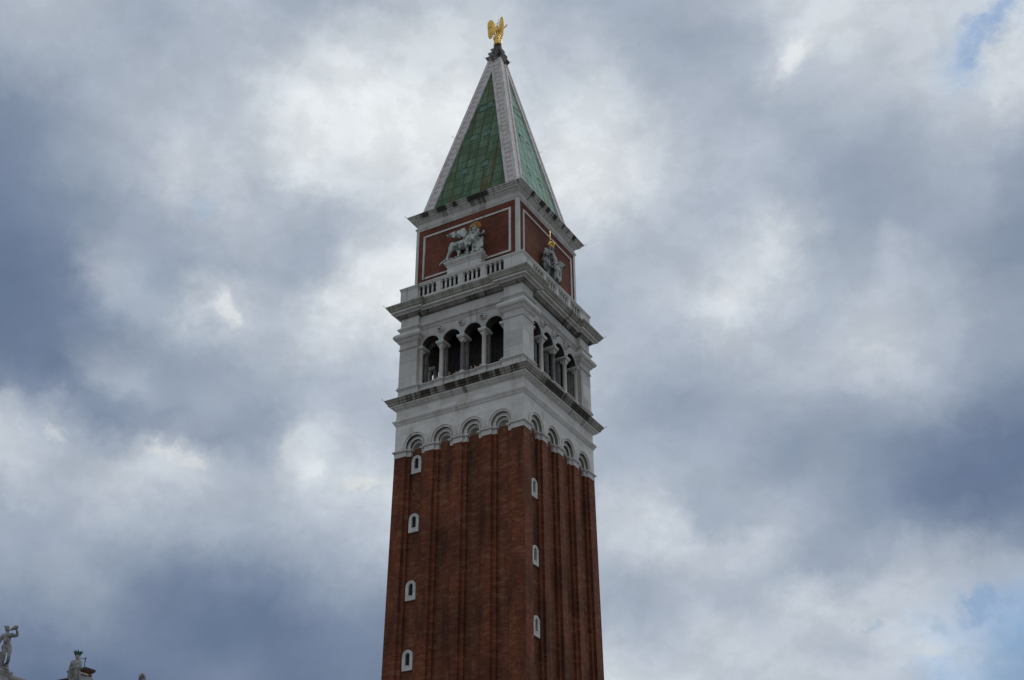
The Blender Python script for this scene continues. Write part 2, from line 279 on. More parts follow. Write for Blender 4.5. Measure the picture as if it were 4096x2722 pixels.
def mat_stone(name, base, alt, stain, stain_amt=.5, jw=1.25, jh=.46, joint=.35, streak=None, st_lo=.52, st_hi=.64, st_amt=.9, rough=.7, axis=None, centre=0, rust=False):
    m, t, b = new_mat(name); p, u, z = wall_uv(t, axis); uv = t.comb(u, z, 0)
    br = t.n('ShaderNodeTexBrick', {'offset': .43}, Vector=uv, Color1=(0, 0, 0, 1), Color2=(1, 1, 1, 1), Mortar=(.5, .5, .5, 1), Scale=1.0, Mortar_Size=.014, Bias=0.0, Brick_Width=jw, Row_Height=jh)
    col = t.mix(t.math('MULTIPLY', br.outputs[0], .8), base, alt)
    n1 = t.noise(p, .9, 6, .62)
    col = t.mix(t.math('MULTIPLY', t.smooth(n1, .45, .75), stain_amt), col, stain)
    if streak:
        n2 = t.noise(t.comb(t.math('MULTIPLY', u, 1.5), t.math('MULTIPLY', z, .12), 5.3), 1.0, 6, .62)
        n3 = t.noise(t.comb(t.math('MULTIPLY', u, .33), 0.0, 9.0), 1.0, 2, .5)
        k = t.math('ADD', n2, t.math('MULTIPLY', t.math('SUBTRACT', n3, .5), .5))
        if centre:    # rain spills most from the middle of each cornice
            a = t.math('ABSOLUTE', t.math('SUBTRACT', u, t.math('MULTIPLY', t.math('GREATER_THAN', u, 20.0), 40.0)))
            k = t.math('ADD', k, t.smooth(a, 6.0, 2.5, -centre, centre*.5))
        col = t.mix(t.math('MULTIPLY', t.smooth(k, st_lo, st_hi), st_amt), col, streak)
    if rust:
        nr = t.noise(t.comb(t.math('MULTIPLY', u, 5.0), t.math('MULTIPLY', z, .8), 2.0), 1.0, 5, .6)
        rs = t.math('MULTIPLY', t.smooth(t.math('ABSOLUTE', t.math('SUBTRACT', u, .15)), .75, .15), t.math('MULTIPLY', t.math('MULTIPLY', t.smooth(z, 49.3, 50.9), t.smooth(z, 51.5, 51.05)), t.smooth(nr, .25, .70)))
        col = t.mix(t.math('MULTIPLY', rs, .6), col, (.22, .145, .065))
    col = t.mix(t.math('MULTIPLY', br.outputs['Fac'], joint), col, (.08, .075, .065))
    n4 = t.noise(p, 6, 5, .65)
    col = t.mix(t.math('MULTIPLY', t.smooth(n4, .5, .8), .35), col, stain)
    setp(t, b, Base_Color=col, Roughness=rough, Specular_IOR_Level=.3)
    bump(t, b, n4, .25, .03)
    return m
def mat_copper(name, c1, c2, pale, rust, blot):
    m, t, b = new_mat(name)
    p = t.n('ShaderNodeTexCoord').outputs['Object']; s = t.n('ShaderNodeSeparateXYZ', i0=p); x, z = s.outputs[0], s.outputs[2]
    br = t.n('ShaderNodeTexBrick', {'offset': .0}, Vector=t.comb(x, z, 0), Color1=(0, 0, 0, 1), Color2=(1, 1, 1, 1), Mortar=(.5, .5, .5, 1), Scale=1.0, Mortar_Size=.045, Bias=0.0, Brick_Width=1.05, Row_Height=1.12)
    col = t.mix(br.outputs[0], c1, c2)
    n = t.noise(t.comb(t.math('MULTIPLY', x, 2.6), t.math('MULTIPLY', z, .35), 1.0), 1.0, 6, .65)
    col = t.mix(t.smooth(n, .5, .75), col, pale)
    n2 = t.noise(t.comb(t.math('MULTIPLY', x, 1.5), t.math('MULTIPLY', z, .1), 4.0), 1.0, 5, .6)
    col = t.mix(t.math('MULTIPLY', t.smooth(n2, .5, .68), .85), col, rust)
    n3 = t.noise(p, 5, 5, .65)
    col = t.mix(t.math('MULTIPLY', t.smooth(n3, .52, .75), .5), col, blot)
    col = t.mix(t.math('MULTIPLY', br.outputs['Fac'], .8), col, (.035, .055, .035))
    setp(t, b, Base_Color=col, Roughness=.8, Specular_IOR_Level=.12)
    bump(t, b, t.math('ADD', t.math('MULTIPLY', br.outputs['Fac'], -1.2), n3), .5, .04)
    return m
def mat_stripe():
    m, t, b = new_mat('striped_rib_marble'); p, u, z = wall_uv(t)
    zz = t.math('ADD', z, t.math('MULTIPLY', t.noise(p, .6, 3, .5), .5))
    f = t.math('FRACT', t.math('MULTIPLY', zz, 1/.70))
    k = t.math('MULTIPLY', t.smooth(f, .48, .52), t.smooth(f, 1.0, .96))
    n = t.noise(p, 1.6, 5, .6)
    col = t.mix(t.math('MULTIPLY', k, t.smooth(n, .25, .5)), (.55, .52, .495), (.44, .335, .29))
    col = t.mix(t.math('MULTIPLY', t.smooth(n, .5, .8), .5), col, (.42, .38, .35))
    setp(t, b, Base_Color=col, Roughness=.75, Specular_IOR_Level=.3)
    bump(t, b, n, .2, .03); return m
def mat_simple(name, c, c2=None, scale=3, rough=.6, metal=0, spec=.4, bumpd=0, lo=.4, hi=.65, stretch=None):
    m, t, b = new_mat(name); p = t.n('ShaderNodeNewGeometry').outputs['Position']
    if stretch: p = t.vmath('MULTIPLY', p, stretch)
    n = t.noise(p, scale, 6, .62)
    col = t.mix(t.smooth(n, lo, hi), c, c2 or [v*.75 for v in c])
    setp(t, b, Base_Color=col, Roughness=rough, Metallic=metal, Specular_IOR_Level=spec)
    if bumpd: bump(t, b, n, .5, bumpd)
    return m
M = {
 'brick': mat_brick('strip_brick', (.118, .0315, .0135), (.168, .050, .0215), (.195, .084, .043), (.030, .014, .010)),
 'bay': mat_brick('bay_brick', (.109, .0345, .0155), (.156, .056, .026), (.20, .095, .050), (.034, .017, .012)),
 'attic': mat_brick('attic_brick', (.13, .040, .023), (.165, .052, .030), (.17, .066, .040), (.085, .030, .019)),
 'stone': mat_stone('white_ashlar', (.65, .63, .585), (.53, .51, .47), (.38, .35, .295), .7, streak=(.29, .20, .10), st_lo=.57, st_hi=.78, st_amt=.75, joint=.18, rust=True),
 'smooth': mat_stone('white_marble_slabs', (.56, .54, .50), (.40, .385, .355), (.29, .27, .235), .7, 2.4, 1.45, .45, streak=(.13, .11, .08), st_lo=.57, st_hi=.76, st_amt=.7),
 'cornice': mat_stone('weathered_cornice_stone', (.62, .605, .565), (.54, .525, .485), (.40, .375, .32), .7, 1.15, 90.0, .8, streak=(.075, .066, .05), st_lo=.58, st_hi=.72, st_amt=.85, centre=.06),
 'blackband': mat_stone('black_stained_cyma', (.34, .32, .27), (.26, .245, .20), (.14, .125, .09), .85, .8, 90.0, .9, streak=(.030, .024, .014), st_lo=.40, st_hi=.56, st_amt=.96, centre=.10),
 'patchband': mat_stone('black_patched_stone', (.50, .485, .45), (.42, .405, .37), (.24, .22, .18), .75, 1.15, 90.0, .8, streak=(.02, .017, .012), st_lo=.48, st_hi=.60, st_amt=.95, centre=.10),
 'olive': mat_stone('olive_lichen_stone', (.37, .36, .30), (.31, .30, .245), (.20, .185, .13), .8, 1.0, 90.0, .8, streak=(.09, .08, .05), st_lo=.52, st_hi=.66, st_amt=.85, centre=.05),
 'soot_shade': mat_stone('soot_bed_and_arch_shade', (.25, .235, .205), (.19, .18, .155), (.10, .09, .07), .85, 1.1, 90.0, .8, streak=(.03, .027, .022), st_lo=.48, st_hi=.6, st_amt=.9),
 'soffit': mat_simple('dark_arch_soffit', (.07, .06, .05), (.035, .03, .025), 1.5, .9),
 'pier': mat_simple('grey_back_pier', (.26, .255, .25), (.17, .165, .16), 1.6, .8),
 'trim': mat_stone('pale_trim_stone', (.58, .565, .525), (.49, .475, .44), (.34, .32, .275), .5, 1.7, 9.0, .5, streak=(.09, .075, .055), st_lo=.60, st_hi=.76, st_amt=.7),
 'blackstone': mat_stone('soot_stained_stone', (.30, .29, .27), (.22, .21, .195), (.09, .085, .075), .85, 3, 9.0, .4, streak=(.02, .02, .018), st_lo=.42, st_hi=.62, st_amt=.95),
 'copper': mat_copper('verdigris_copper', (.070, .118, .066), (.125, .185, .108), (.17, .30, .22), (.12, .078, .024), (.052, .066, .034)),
 'copper2': mat_copper('right_face_copper', (.22, .38, .30), (.28, .45, .365), (.36, .53, .45), (.28, .24, .12), (.16, .26, .20)), 'stripe': mat_stripe(),
 'ribwhite': mat_simple('rib_edge_stone', (.55, .53, .505), (.38, .36, .335), 1.4, .75),
 'hatch': mat_simple('hatch_copper', (.10, .20, .14), (.06, .12, .08), 3, .62),
 'gold': mat_simple('gilded_metal', (.80, .52, .14), (.50, .29, .055), 2.4, .30, 1.0, .5, .02),
 'darkiron': mat_simple('dark_iron', (.02, .02, .02), (.035, .03, .025), 4, .6),
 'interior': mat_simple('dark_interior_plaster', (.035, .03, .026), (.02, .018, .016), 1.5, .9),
 'dark': mat_simple('dark_opening_and_shade', (.018, .015, .013), (.01, .009, .008), 2, .9),
 'colcream': mat_simple('cream_column_marble', (.50, .465, .40), (.42, .385, .32), 2, .45, stretch=(1, 1, .4)),
 'colgrey': mat_simple('dark_grey_column_marble', (.10, .09, .095), (.15, .13, .13), 2.5, .4),
 'colgreen': mat_simple('dark_green_column_marble', (.085, .09, .065), (.16, .155, .12), 3.5, .4),
 'lion': mat_simple('weathered_marble', (.46, .49, .44), (.11, .12, .10), 2.6, .7, bumpd=.03, lo=.45, hi=.62, stretch=(1, 1, .55)),
 'greystat': mat_simple('sooty_grey_marble', (.36, .37, .355), (.06, .06, .056), 3.2, .75, bumpd=.04, lo=.42, hi=.60, stretch=(1, 1, .5)),
 'halo': mat_simple('tarnished_gilt', (.34, .17, .02), (.14, .07, .012), 7, .6, .3, .4, .05),
 'crown': mat_simple('bright_gilt', (.85, .50, .05), (.6, .33, .03), 8, .35, .9, .5, .02),
 'statue': mat_simple('pale_statue_stone', (.26, .25, .24), (.09, .086, .082), 2.6, .75, bumpd=.02, lo=.45, hi=.68, stretch=(1, 1, .5)),
 'patina': mat_simple('green_patina_copper', (.035, .15, .11), (.02, .07, .05), 9, .55),
 'libstone': mat_stone('library_stone', (.36, .345, .33), (.31, .295, .28), (.22, .205, .19), .7, 2.0, 9.0, .4, streak=(.06, .055, .05), st_lo=.6, st_hi=.75, st_amt=.7, axis='sum'),
 'tile': mat_simple('dark_roof_slab', (.07, .055, .05), (.045, .035, .03), 3, .8),
 'chimbrick': mat_brick('chimney_brick', (.16, .065, .03), (.24, .105, .05), (.26, .14, .08), (.05, .03, .02), 'sum'),
 'paving': mat_stone('piazza_paving', (.23, .225, .215), (.19, .185, .18), (.13, .125, .12), .5, 1.2, .6, .4),
}
# ---------------------------------------------------------------- mesh helpers
class MB:
    def __init__(s): s.v = []; s.f = []; s.m = []; s.sm = []; s.k = 0
    def pt(s, p):
        x, y, z = p
        for _ in range(s.k % 4): x, y = -y, x
        s.v.append((x, y, z)); return len(s.v)-1
    def face(s, pts, mat=0, smooth=False):
        s.f.append([s.pt(p) for p in pts]); s.m.append(mat); s.sm.append(smooth)
    def box(s, x0, x1, y0, y1, z0, z1, mat=0):
        c = [(x, y, z) for z in (z0, z1) for y in (y0, y1) for x in (x0, x1)]
        for q in ((0, 2, 3, 1), (4, 5, 7, 6), (0, 1, 5, 4), (2, 6, 7, 3), (0, 4, 6, 2), (1, 3, 7, 5)):
            s.face([c[i] for i in q], mat)
    def grid(s, rows, mat=0, smooth=False, closed=False):
        n = len(rows[0])
        idx = [[s.pt(p) for p in r] for r in rows]
        for a, b in zip(idx, idx[1:]):
            for i in range(n if closed else n-1):
                j = (i+1) % n
                s.f.append([a[i], a[j], b[j], b[i]]); s.m.append(mat); s.sm.append(smooth)
        return idx
    def sweep(s, plan, prof, mat=0, caps=False):
        n = len(plan); off = []
        for i in range(n):
            p0, p1, p2 = plan[i-1], plan[i], plan[(i+1) % n]
            ns = []
            for a, b in ((p0, p1), (p1, p2)):
                dx, dy = b[0]-a[0], b[1]-a[1]; L = math.hypot(dx, dy); ns.append((dy/L, -dx/L))
            if abs(ns[0][0]*ns[1][0]+ns[0][1]*ns[1][1]) > .99: off.append(ns[0])
            else: off.append((ns[0][0]+ns[1][0], ns[0][1]+ns[1][1]))
        rows = [[(p[0]+o[0]*d, p[1]+o[1]*d, z) for p, o in zip(plan, off)] for d, z in prof]
        f0 = len(s.f)
        idx = s.grid(rows, 0 if hasattr(mat, '__len__') else mat, False, True)
        if hasattr(mat, '__len__'):
            for i in range(len(s.f)-f0): s.m[f0+i] = mat[min(i//n, len(mat)-1)]
            mat = 0
        if caps:
            s.f.append(list(reversed(idx[0]))); s.m.append(mat); s.sm.append(False)
            s.f.append(idx[-1]); s.m.append(mat); s.sm.append(False)
    def lathe(s, c, prof, n=16, mat=0, caps=True, smooth=True):
        rows = [[(c[0]+r*math.cos(2*math.pi*i/n), c[1]+r*math.sin(2*math.pi*i/n), c[2]+z) for i in range(n)] for r, z in prof]
        idx = s.grid(rows, mat, smooth, True)
        if caps:
            s.f.append(list(reversed(idx[0]))); s.m.append(mat); s.sm.append(False)
            s.f.append(idx[-1]); s.m.append(mat); s.sm.append(False)
    def tube(s, pts, r, n=6, mat=0):
        pts = [Vector(p) for p in pts]; rows = []
        rs = r if hasattr(r, '__len__') else [r]*len(pts)
        for i, p in enumerate(pts):
            d = (pts[min(i+1, len(pts)-1)]-pts[max(i-1, 0)]).normalized()
            a = d.orthogonal().normalized() if i == 0 else (a-d*a.dot(d)).normalized()
            b = d.cross(a)
            rows.append([tuple(p+(a*math.cos(2*math.pi*k/n)+b*math.sin(2*math.pi*k/n))*rs[i]) for k in range(n)])
        idx = s.grid(rows, mat, True, True)
        s.f.append(list(reversed(idx[0]))); s.m.append(mat); s.sm.append(False)
        s.f.append(idx[-1]); s.m.append(mat); s.sm.append(False)
    def prism(s, poly, mapf, t0, t1, mat=0):   # poly (a,b) -> mapf(a,b,t)
        A = [mapf(a, b, t0) for a, b in poly]; B = [mapf(a, b, t1) for a, b in poly]
        s.face(list(reversed(A)), mat); s.face(B, mat)
        for i in range(len(poly)):
            j = (i+1) % len(poly); s.face([A[i], A[j], B[j], B[i]], mat)
    def build(s, name, mats, parent=None, fixn=True):
        me = bpy.data.meshes.new(name); me.from_pydata(s.v, [], s.f)
        me.polygons.foreach_set('material_index', s.m); me.polygons.foreach_set('use_smooth', s.sm)
        for m in (mats if isinstance(mats, (list, tuple)) else [mats]): me.materials.append(M[m])
        bm = bmesh.new(); bm.from_mesh(me); bmesh.ops.remove_doubles(bm, verts=bm.verts, dist=1e-5)
        if fixn: bmesh.ops.recalc_face_normals(bm, faces=bm.faces)
        bm.to_mesh(me); bm.free(); me.update()
        o = bpy.data.objects.new(name, me); COL.objects.link(o)
        if parent: o.parent = parent
        return o
def thing(name, label, cat, loc=(0, 0, 0), rz=0, group=None):
    o = bpy.data.objects.new(name, None); COL.objects.link(o); o.location = loc; o.rotation_euler = (0, 0, rz)
    o.empty_display_size = .5
    o['label'] = label; o['category'] = cat
    if group: o['group'] = group
    return o
def dup(o, parent=None, loc=None, rz=None):
    c = o.copy(); COL.objects.link(c)
    c.parent = parent or o.parent
    if loc is not None: c.location = loc
    if rz is not None: c.rotation_euler = (0, 0, rz)
    for ch in list(o.children): dup(ch, c)
    return c
def rot(k, x, out, z=0):     # face k of the tower: x along the face, out from the axis
    x, y = x, -out
    for _ in range(k % 4): x, y = -y, x
    return (x, y, z)

# plans (counter-clockwise seen from above), built for one face and turned four times
def plan4(face):
    out = []
    for k in range(4):
        for x, y in face:
            a, b, _ = rot(k, x, y); out.append((a, b))
    return out
def square(w): return plan4([(-w, w)])
def ressaut(w, e, mid, extra=()):      # corner blocks out to w for |x|>e, middle at mid, extra (x0,x1,out) pedestals
    f = [(-w, w), (-e, w), (-e, mid)]
    for a, b, o in extra: f += [(a, mid), (a, o), (b, o), (b, mid)]
    f += [(e, mid), (e, w)]
    return plan4(f)
W0 = 6.1
def strip_face():
    f = [(-6.1, 0), (-4.99, 0), (-4.99, .20), (-4.62, .20), (-4.62, .42)]
    for c in (-2.71, 0, 2.71):
        f += [(c-.79, .42), (c-.79, .20), (c-.42, .20), (c-.42, 0), (c+.42, 0), (c+.42, .20), (c+.79, .20), (c+.79, .42)]
    f += [(4.62, .42), (4.62, .20), (4.99, .20), (4.99, 0)]
    return f
BAYS = (-4.065, -1.355, 1.355, 4.065)
def arc(r, n=18): return [(-r*math.cos(math.pi*i/n), r*math.sin(math.pi*i/n)) for i in range(n+1)]
def arcade(mb, k, xl, xr, z0, z1, zs, ops, out, back, mat=0, rev=0, backwall=False, rl=None):
    mb.k = k
    def P(x, o, z): return (x, -o, z)
    for o, dz in ((out, 1), (back, -1)) if backwall else ((out, 1),):
        x = xl
        for cx, r in ops:
            a = cx-r
            if a > x+1e-4: mb.face([P(x, o, z0), P(a, o, z0), P(a, o, zs), P(a, o, z1), P(x, o, z1)], mat)
            A = arc(r)
            for (p, q), (p2, q2) in zip(A, A[1:]):
                mb.face([P(cx+p, o, zs+q), P(cx+p2, o, zs+q2), P(cx+p2, o, z1), P(cx+p, o, z1)], mat)
            x = cx+r
        if xr > x+1e-4: mb.face([P(x, o, z0), P(xr, o, z0), P(xr, o, z1), P(x, o, z1), P(x, o, zs)], mat)
    for cx, r in ops:
        A = [(-r, z0-zs)]+arc(r)+[(r, z0-zs)]
        for (p, q), (p2, q2) in zip(A, A[1:]):
            mb.face([P(cx+p, out, zs+q), P(cx+p2, out, zs+q2), P(cx+p2, back, zs+q2), P(cx+p, back, zs+q)], rev, False)
    mb.k = 0
def ring(mb, k, cx, zs, z0, prof, mat=0):
    mb.k = k; rows = []
    for r, o in prof:
        A = ([(-r, z0-zs)] if z0 < zs else [])+arc(r, 22)+([(r, z0-zs)] if z0 < zs else [])
        rows.append([(cx+p, -o, zs+q) for p, q in A])
    mb.grid(rows, mat); mb.k = 0

# ---------------------------------------------------------------- ground
g = MB(); n = 24
for i in range(n):
    for j in range(n):
        x0, x1 = [-2500+5000*v/n for v in (i, i+1)]; y0, y1 = [-2500+5000*v/n for v in (j, j+1)]
        g.face([(x0, y0, 0), (x1, y0, 0), (x1, y1, 0), (x0, y1, 0)])
gr = g.build('ground', 'paving'); gr['kind'] = 'structure'

# ---------------------------------------------------------------- bell tower
T = thing('bell_tower', 'tall square red brick bell tower with white stone belfry and green copper spire', 'bell tower')

# brick shaft with pilaster strips, slightly battered
mb = MB(); sf = strip_face(); TOPZ = 47.66
rows = []
for z in [0, 6, 12, 18, 24, 30, 36, 42, TOPZ, 48.26]:
    k = (W0+.0072*max(0, TOPZ-z))/W0
    rows.append([(x*k, y*k, z) for x, y in plan4([(x, W0-d) for x, d in sf])])
idx = mb.grid(rows, 0, False, True)
nf = len(sf)
for i in range(len(mb.f)):
    j = i % (nf*4) % nf; a, b = sf[j], sf[(j+1) % nf]
    if a[1] == .42 and b[1] == .42: mb.m[i] = 1
mb.f.append(idx[-1]); mb.m.append(0); mb.sm.append(False)
mb.build('brick_shaft', ['brick', 'bay'], T)

# small arched windows in white frames
def make_window(k, zb):
    w = (W0+.0072*(TOPZ-zb-.8))/W0
    cx = -4.065*w; out = (W0-.42)*w
    f = MB(); f.k = k
    ow, h = .475, 1.1; iw = .21; zi0 = zb+.34; ih = 1.0
    O = [(-ow, zb)]+[(p, zb+h+q) for p, q in arc(ow, 16)]+[(ow, zb)]
    I = [(-iw, zi0)]+[(p, zb+h+.04+q) for p, q in arc(iw, 16)]+[(iw, zi0)]
    def P(a, o): return (cx+a[0], -o, a[1])
    of = out+.17
    for i in range(len(O)-1):
        f.face([P(O[i], of), P(O[i+1], of), P(I[i+1], of), P(I[i], of)])
        f.face([P(O[i], out-.05), P(O[i+1], out-.05), P(O[i+1], of), P(O[i], of)])
        f.face([P(I[i], of), P(I[i+1], of), P(I[i+1], out-.035), P(I[i], out-.035)])
    f.face([P(O[0], of), P(I[0], of), P(I[-1], of), P(O[-1], of)])
    f.face([P(O[0], out-.05), P(O[0], of), P(O[-1], of), P(O[-1], out-.05)])
    f.face([P(I[0], of), P(I[0], out-.035), P(I[-1], out-.035), P(I[-1], of)])
    rows = [[(cx+p, -o, zb+h+q) for p, q in arc(r, 16)] for r, o in ((.33, of), (.36, of+.035), (.44, of+.035), (.475, of))]
    f.grid(rows)
    wn = f.build('window', 'trim', T)
    g = MB(); g.k = k
    g.face([P(p, out+.012) for p in I]); g.build('pane', 'dark', wn)
    s = MB(); s.k = k; s.box(cx-iw, cx+iw, -of-.02, -out-.02, zi0-.05, zi0+.03); s.build('sill', 'cornice', wn)
for zb in (46.02, 40.9, 35.3, 29.85, 24.4): make_window(0, zb)
for zb in (42.35, 36.8, 31.3, 25.8): make_window(1, zb)

# imposts over the strips
def impost(plan):
    m = MB(); m.sweep(plan, [(.025, 47.62), (.025, 48.02), (.06, 48.03), (.12, 48.06), (.165, 48.12), (.165, 48.18), (.12, 48.24), (.05, 48.27), (.03, 48.30)], 0, True)
    return m.build('impost', 'trim', T)
for k in range(4):
    for c in (-2.71, 0, 2.71):
        f = [(c-.79, .5), (c-.79, .20), (c-.42, .20), (c-.42, 0), (c+.42, 0), (c+.42, .20), (c+.79, .20), (c+.79, .5)]
        impost([rot(k, x, W0-d)[:2] for x, d in f])
    f = [(-4.62, .5), (-4.62, .20), (-4.99, .20), (-4.99, 0), (-6.1, 0)]
    a = [rot(k, x, W0-d)[:2] for x, d in f]
    b = [rot(k-1, -x, W0-d)[:2] for x, d in f[:-1]]
    impost((a+list(reversed(b)))[::-1])

# white blind arcade above the imposts
mb = MB()
ZS = 48.43; ZA = 50.52
for k in range(4):
    arcade(mb, k, -W0, W0, 48.28, ZA, ZS, [(c, .935) for c in BAYS], W0, W0-.24, 0, 1)  # reveals darkened: grime plus the recess shade put into the colour
    for c in BAYS:
        arcade(mb, k, c-.935, c+.935, 48.28, ZS+.95, ZS, [(c, .60)], W0-.23, W0-.50, 0, 1)
        ring(mb, k, c, ZS, 48.28, [(.935, W0), (.945, W0+.05), (1.06, W0+.055), (1.07, W0+.02), (1.10, W0+.02), (1.11, W0+.12), (1.24, W0+.12), (1.265, W0+.05), (1.27, W0)])
        ring(mb, k, c, ZS, 48.28, [(.60, W0-.23), (.61, W0-.16), (.70, W0-.155), (.72, W0-.23)])
mb.sweep(square(W0), [(0, 50.52), (.04, 50.56), (.05, 50.62), (.10, 50.64), (.10, 50.72), (.16, 50.78), (.22, 50.88), (.245, 50.92), (.245, 51.0), (.12, 51.05), (0, 51.07), (0, 51.98)])
wa = mb.build('blind_arcade', ['stone', 'soot_shade'], T)
# fluted shells in the arches
def make_shell(k, c):
    m = MB(); m.k = k; Rr = .53; rows = []; NL = 9; per = 8; na = NL*per; yb = W0-.40
    for t in range(9):
        tt = t/8; row = []
        for i in range(na+1):
            th = math.pi*i/na; lobe = abs(math.sin(NL*th))
            r = Rr*(.04+.96*math.sin(tt*math.pi/2))*(1-.20*tt*(1-lobe))
            dep = .52*math.cos(tt*math.pi/2)-.10*tt*(1-tt)*4*(1-lobe)
            row.append((c-r*math.cos(th), -(yb-dep), 48.28+.03+r*math.sin(th)*1.02))
        rows.append(row)
    m.grid(rows, 0, True)
    rim = rows[-1]; outer = [(c-.62*math.cos(math.pi*i/na), -yb, 48.28+.15*math.sin(math.pi*i/na)**.5+.62*math.sin(math.pi*i/na)) for i in range(na+1)]
    m.grid([rim, outer], 0)
    return m.build('shell_niche', 'trim', T)
for k in (0, 1):
    for c in BAYS: make_shell(k, c)

# lower main cornice
m = MB(); m.sweep(square(W0), [(0, 51.96), (.03, 51.98), (.10, 52.04), (.24, 52.12), (.27, 52.16), (.27, 52.21), (.36, 52.23), (.42, 52.30), (.44, 52.40), (.56, 52.42), (.57, 52.56), (.61, 52.58), (.66, 52.63), (.70, 52.72), (.77, 52.80), (.79, 52.83), (.79, 52.88), (.4, 52.98), (-.3, 53.05)], [0]*8+[1]*12)
m.build('cornice', ['cornice', 'blackband'], T)

# belfry parapet with pedestals
m = MB(); ped = [(c-.44, c+.44, 5.99) for c in (-2.1, 0, 2.1)]
m.sweep(ressaut(6.08, 4.1, 5.86, ped), [(0, 52.9), (0, 53.84), (.02, 53.85), (.05, 53.90), (.11, 53.97), (.15, 54.02), (.15, 54.09), (.06, 54.14), (-.02, 54.18), (-.28, 54.19), (-.28, 53.0)])
m.build('belfry_parapet', 'trim', T)
# corner piers
for sx, sy in ((-1, -1), (1, -1), (1, 1), (-1, 1)):
    a, b = sorted((sx*4.28, sx*6.08)); c, d = sorted((sy*4.28, sy*6.08))
    pl = [(a, c), (b, c), (b, d), (a, d)]
    m = MB(); m.sweep(pl, [(.06, 54.14), (.06, 54.28), (0, 54.34), (0, 57.82), (.03, 57.84), (.09, 57.90), (.09, 57.95), (.02, 58.0), (.01, 58.45)], 0, True)
    p = m.build('corner_pier', 'smooth', T)
    m = MB(); m.sweep(pl, [(.01, 58.45), (.04, 58.5), (.13, 58.56), (.19, 58.66), (.25, 58.74), (.27, 58.80), (.36, 58.84), (.44, 58.93), (.485, 59.06), (.485, 59.14), (.42, 59.28), (.28, 59.44), (.12, 59.54), (.02, 59.58), (.02, 59.62)], 0, True)
    m.build('capital', 'trim', p)
# architrave and arch wall
m = MB()
for k in range(4):
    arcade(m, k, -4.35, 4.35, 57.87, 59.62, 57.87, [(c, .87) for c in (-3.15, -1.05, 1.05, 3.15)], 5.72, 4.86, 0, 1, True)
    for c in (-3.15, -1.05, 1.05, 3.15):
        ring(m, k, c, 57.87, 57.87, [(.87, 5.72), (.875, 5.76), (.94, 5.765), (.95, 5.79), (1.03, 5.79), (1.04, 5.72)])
m.build('belfry_arches', ['smooth', 'soffit'], T)  # arch reveals take a darker colour than the wall faces
m = MB(); m.sweep(ressaut(6.08, 4.28, 5.74), [(-.3, 59.55), (.0, 59.56), (.05, 59.60), (.05, 59.68), (.09, 59.70), (.09, 59.78), (.17, 59.83), (.23, 59.90), (.24, 59.97), (.16, 60.06), (.03, 60.18), (0, 60.24), (0, 61.02)])
m.build('frieze', 'smooth', T)
# columns, each with base, capital and the slim pier behind it
def make_column(mat):
    m = MB(); m.lathe((0, 0, 0), [(.205, .26), (.205, .30), (.185, .34), (.19, 1.2), (.175, 2.95), (.19, 2.97), (.205, 3.0), (.19, 3.04)], 20)
    c = m.build('column', mat, T)
    m = MB(); m.box(-.29, .29, -.29, .29, 0, .1); m.lathe((0, 0, 0), [(.28, .1), (.3, .14), (.28, .19), (.235, .21), (.235, .23), (.24, .26)], 20)
    m.build('base', 'trim', c)
    m = MB(); m.lathe((0, 0, 0), [(.195, 3.02), (.20, 3.10), (.22, 3.22), (.27, 3.34), (.30, 3.40)], 20)
    for a in range(4):       # corner leaves
        x, y = math.cos(R(45+90*a)), math.sin(R(45+90*a))
        m.tube([(x*.2, y*.2, 3.06), (x*.25, y*.25, 3.2), (x*.34, y*.34, 3.36)], [.035, .05, .06], 6)
    m.box(-.34, .34, -.36, .72, 3.40, 3.50); m.box(-.385, .385, -.41, .76, 3.502, 3.67)
    m.build('capital', 'trim', c)
    m = MB(); m.box(-.155, .155, .48, .78, -.9, 3.42); m.build('back_pier', 'pier', c)
    m = MB(); m.box(.10, .13, .30, .33, -.1, 3.4); m.box(.0, .02, .18, .5, 1.72, 1.76); m.box(-1.05, 1.05, .62, .64, .55, .58); m.box(-1.05, 1.05, .62, .64, 1.6, 1.62)
    for q in (-.7, -.35, .35, .7): m.box(q-.008, q+.008, .625, .64, -.2, 2.9)
    m.build('grille', 'darkiron', c)
    return c
protos = {n: make_column(n) for n in ('colcream', 'colgrey', 'colgreen')}
used = set()
CM = [['colcream', 'colcream', 'colgrey', 'colcream', 'colcream'], ['colcream', 'colcream', 'colgreen', 'colcream', 'colcream'], ['colcream']*5, ['colcream']*5]
LB = {'colgrey': 'dark grey marble column', 'colgreen': 'dark green marble column'}
for k in range(4):
    for i in range(5):
        kd = CM[k][i]; x = (-4.18, -2.1, 0, 2.1, 4.18)[i]
        o = protos[kd] if kd not in used else dup(protos[kd]); used.add(kd)
        o.location = rot(k, x, 5.58, 54.2); o.rotation_euler = (0, 0, k*math.pi/2)
        if kd in LB: o['label'] = LB[kd]
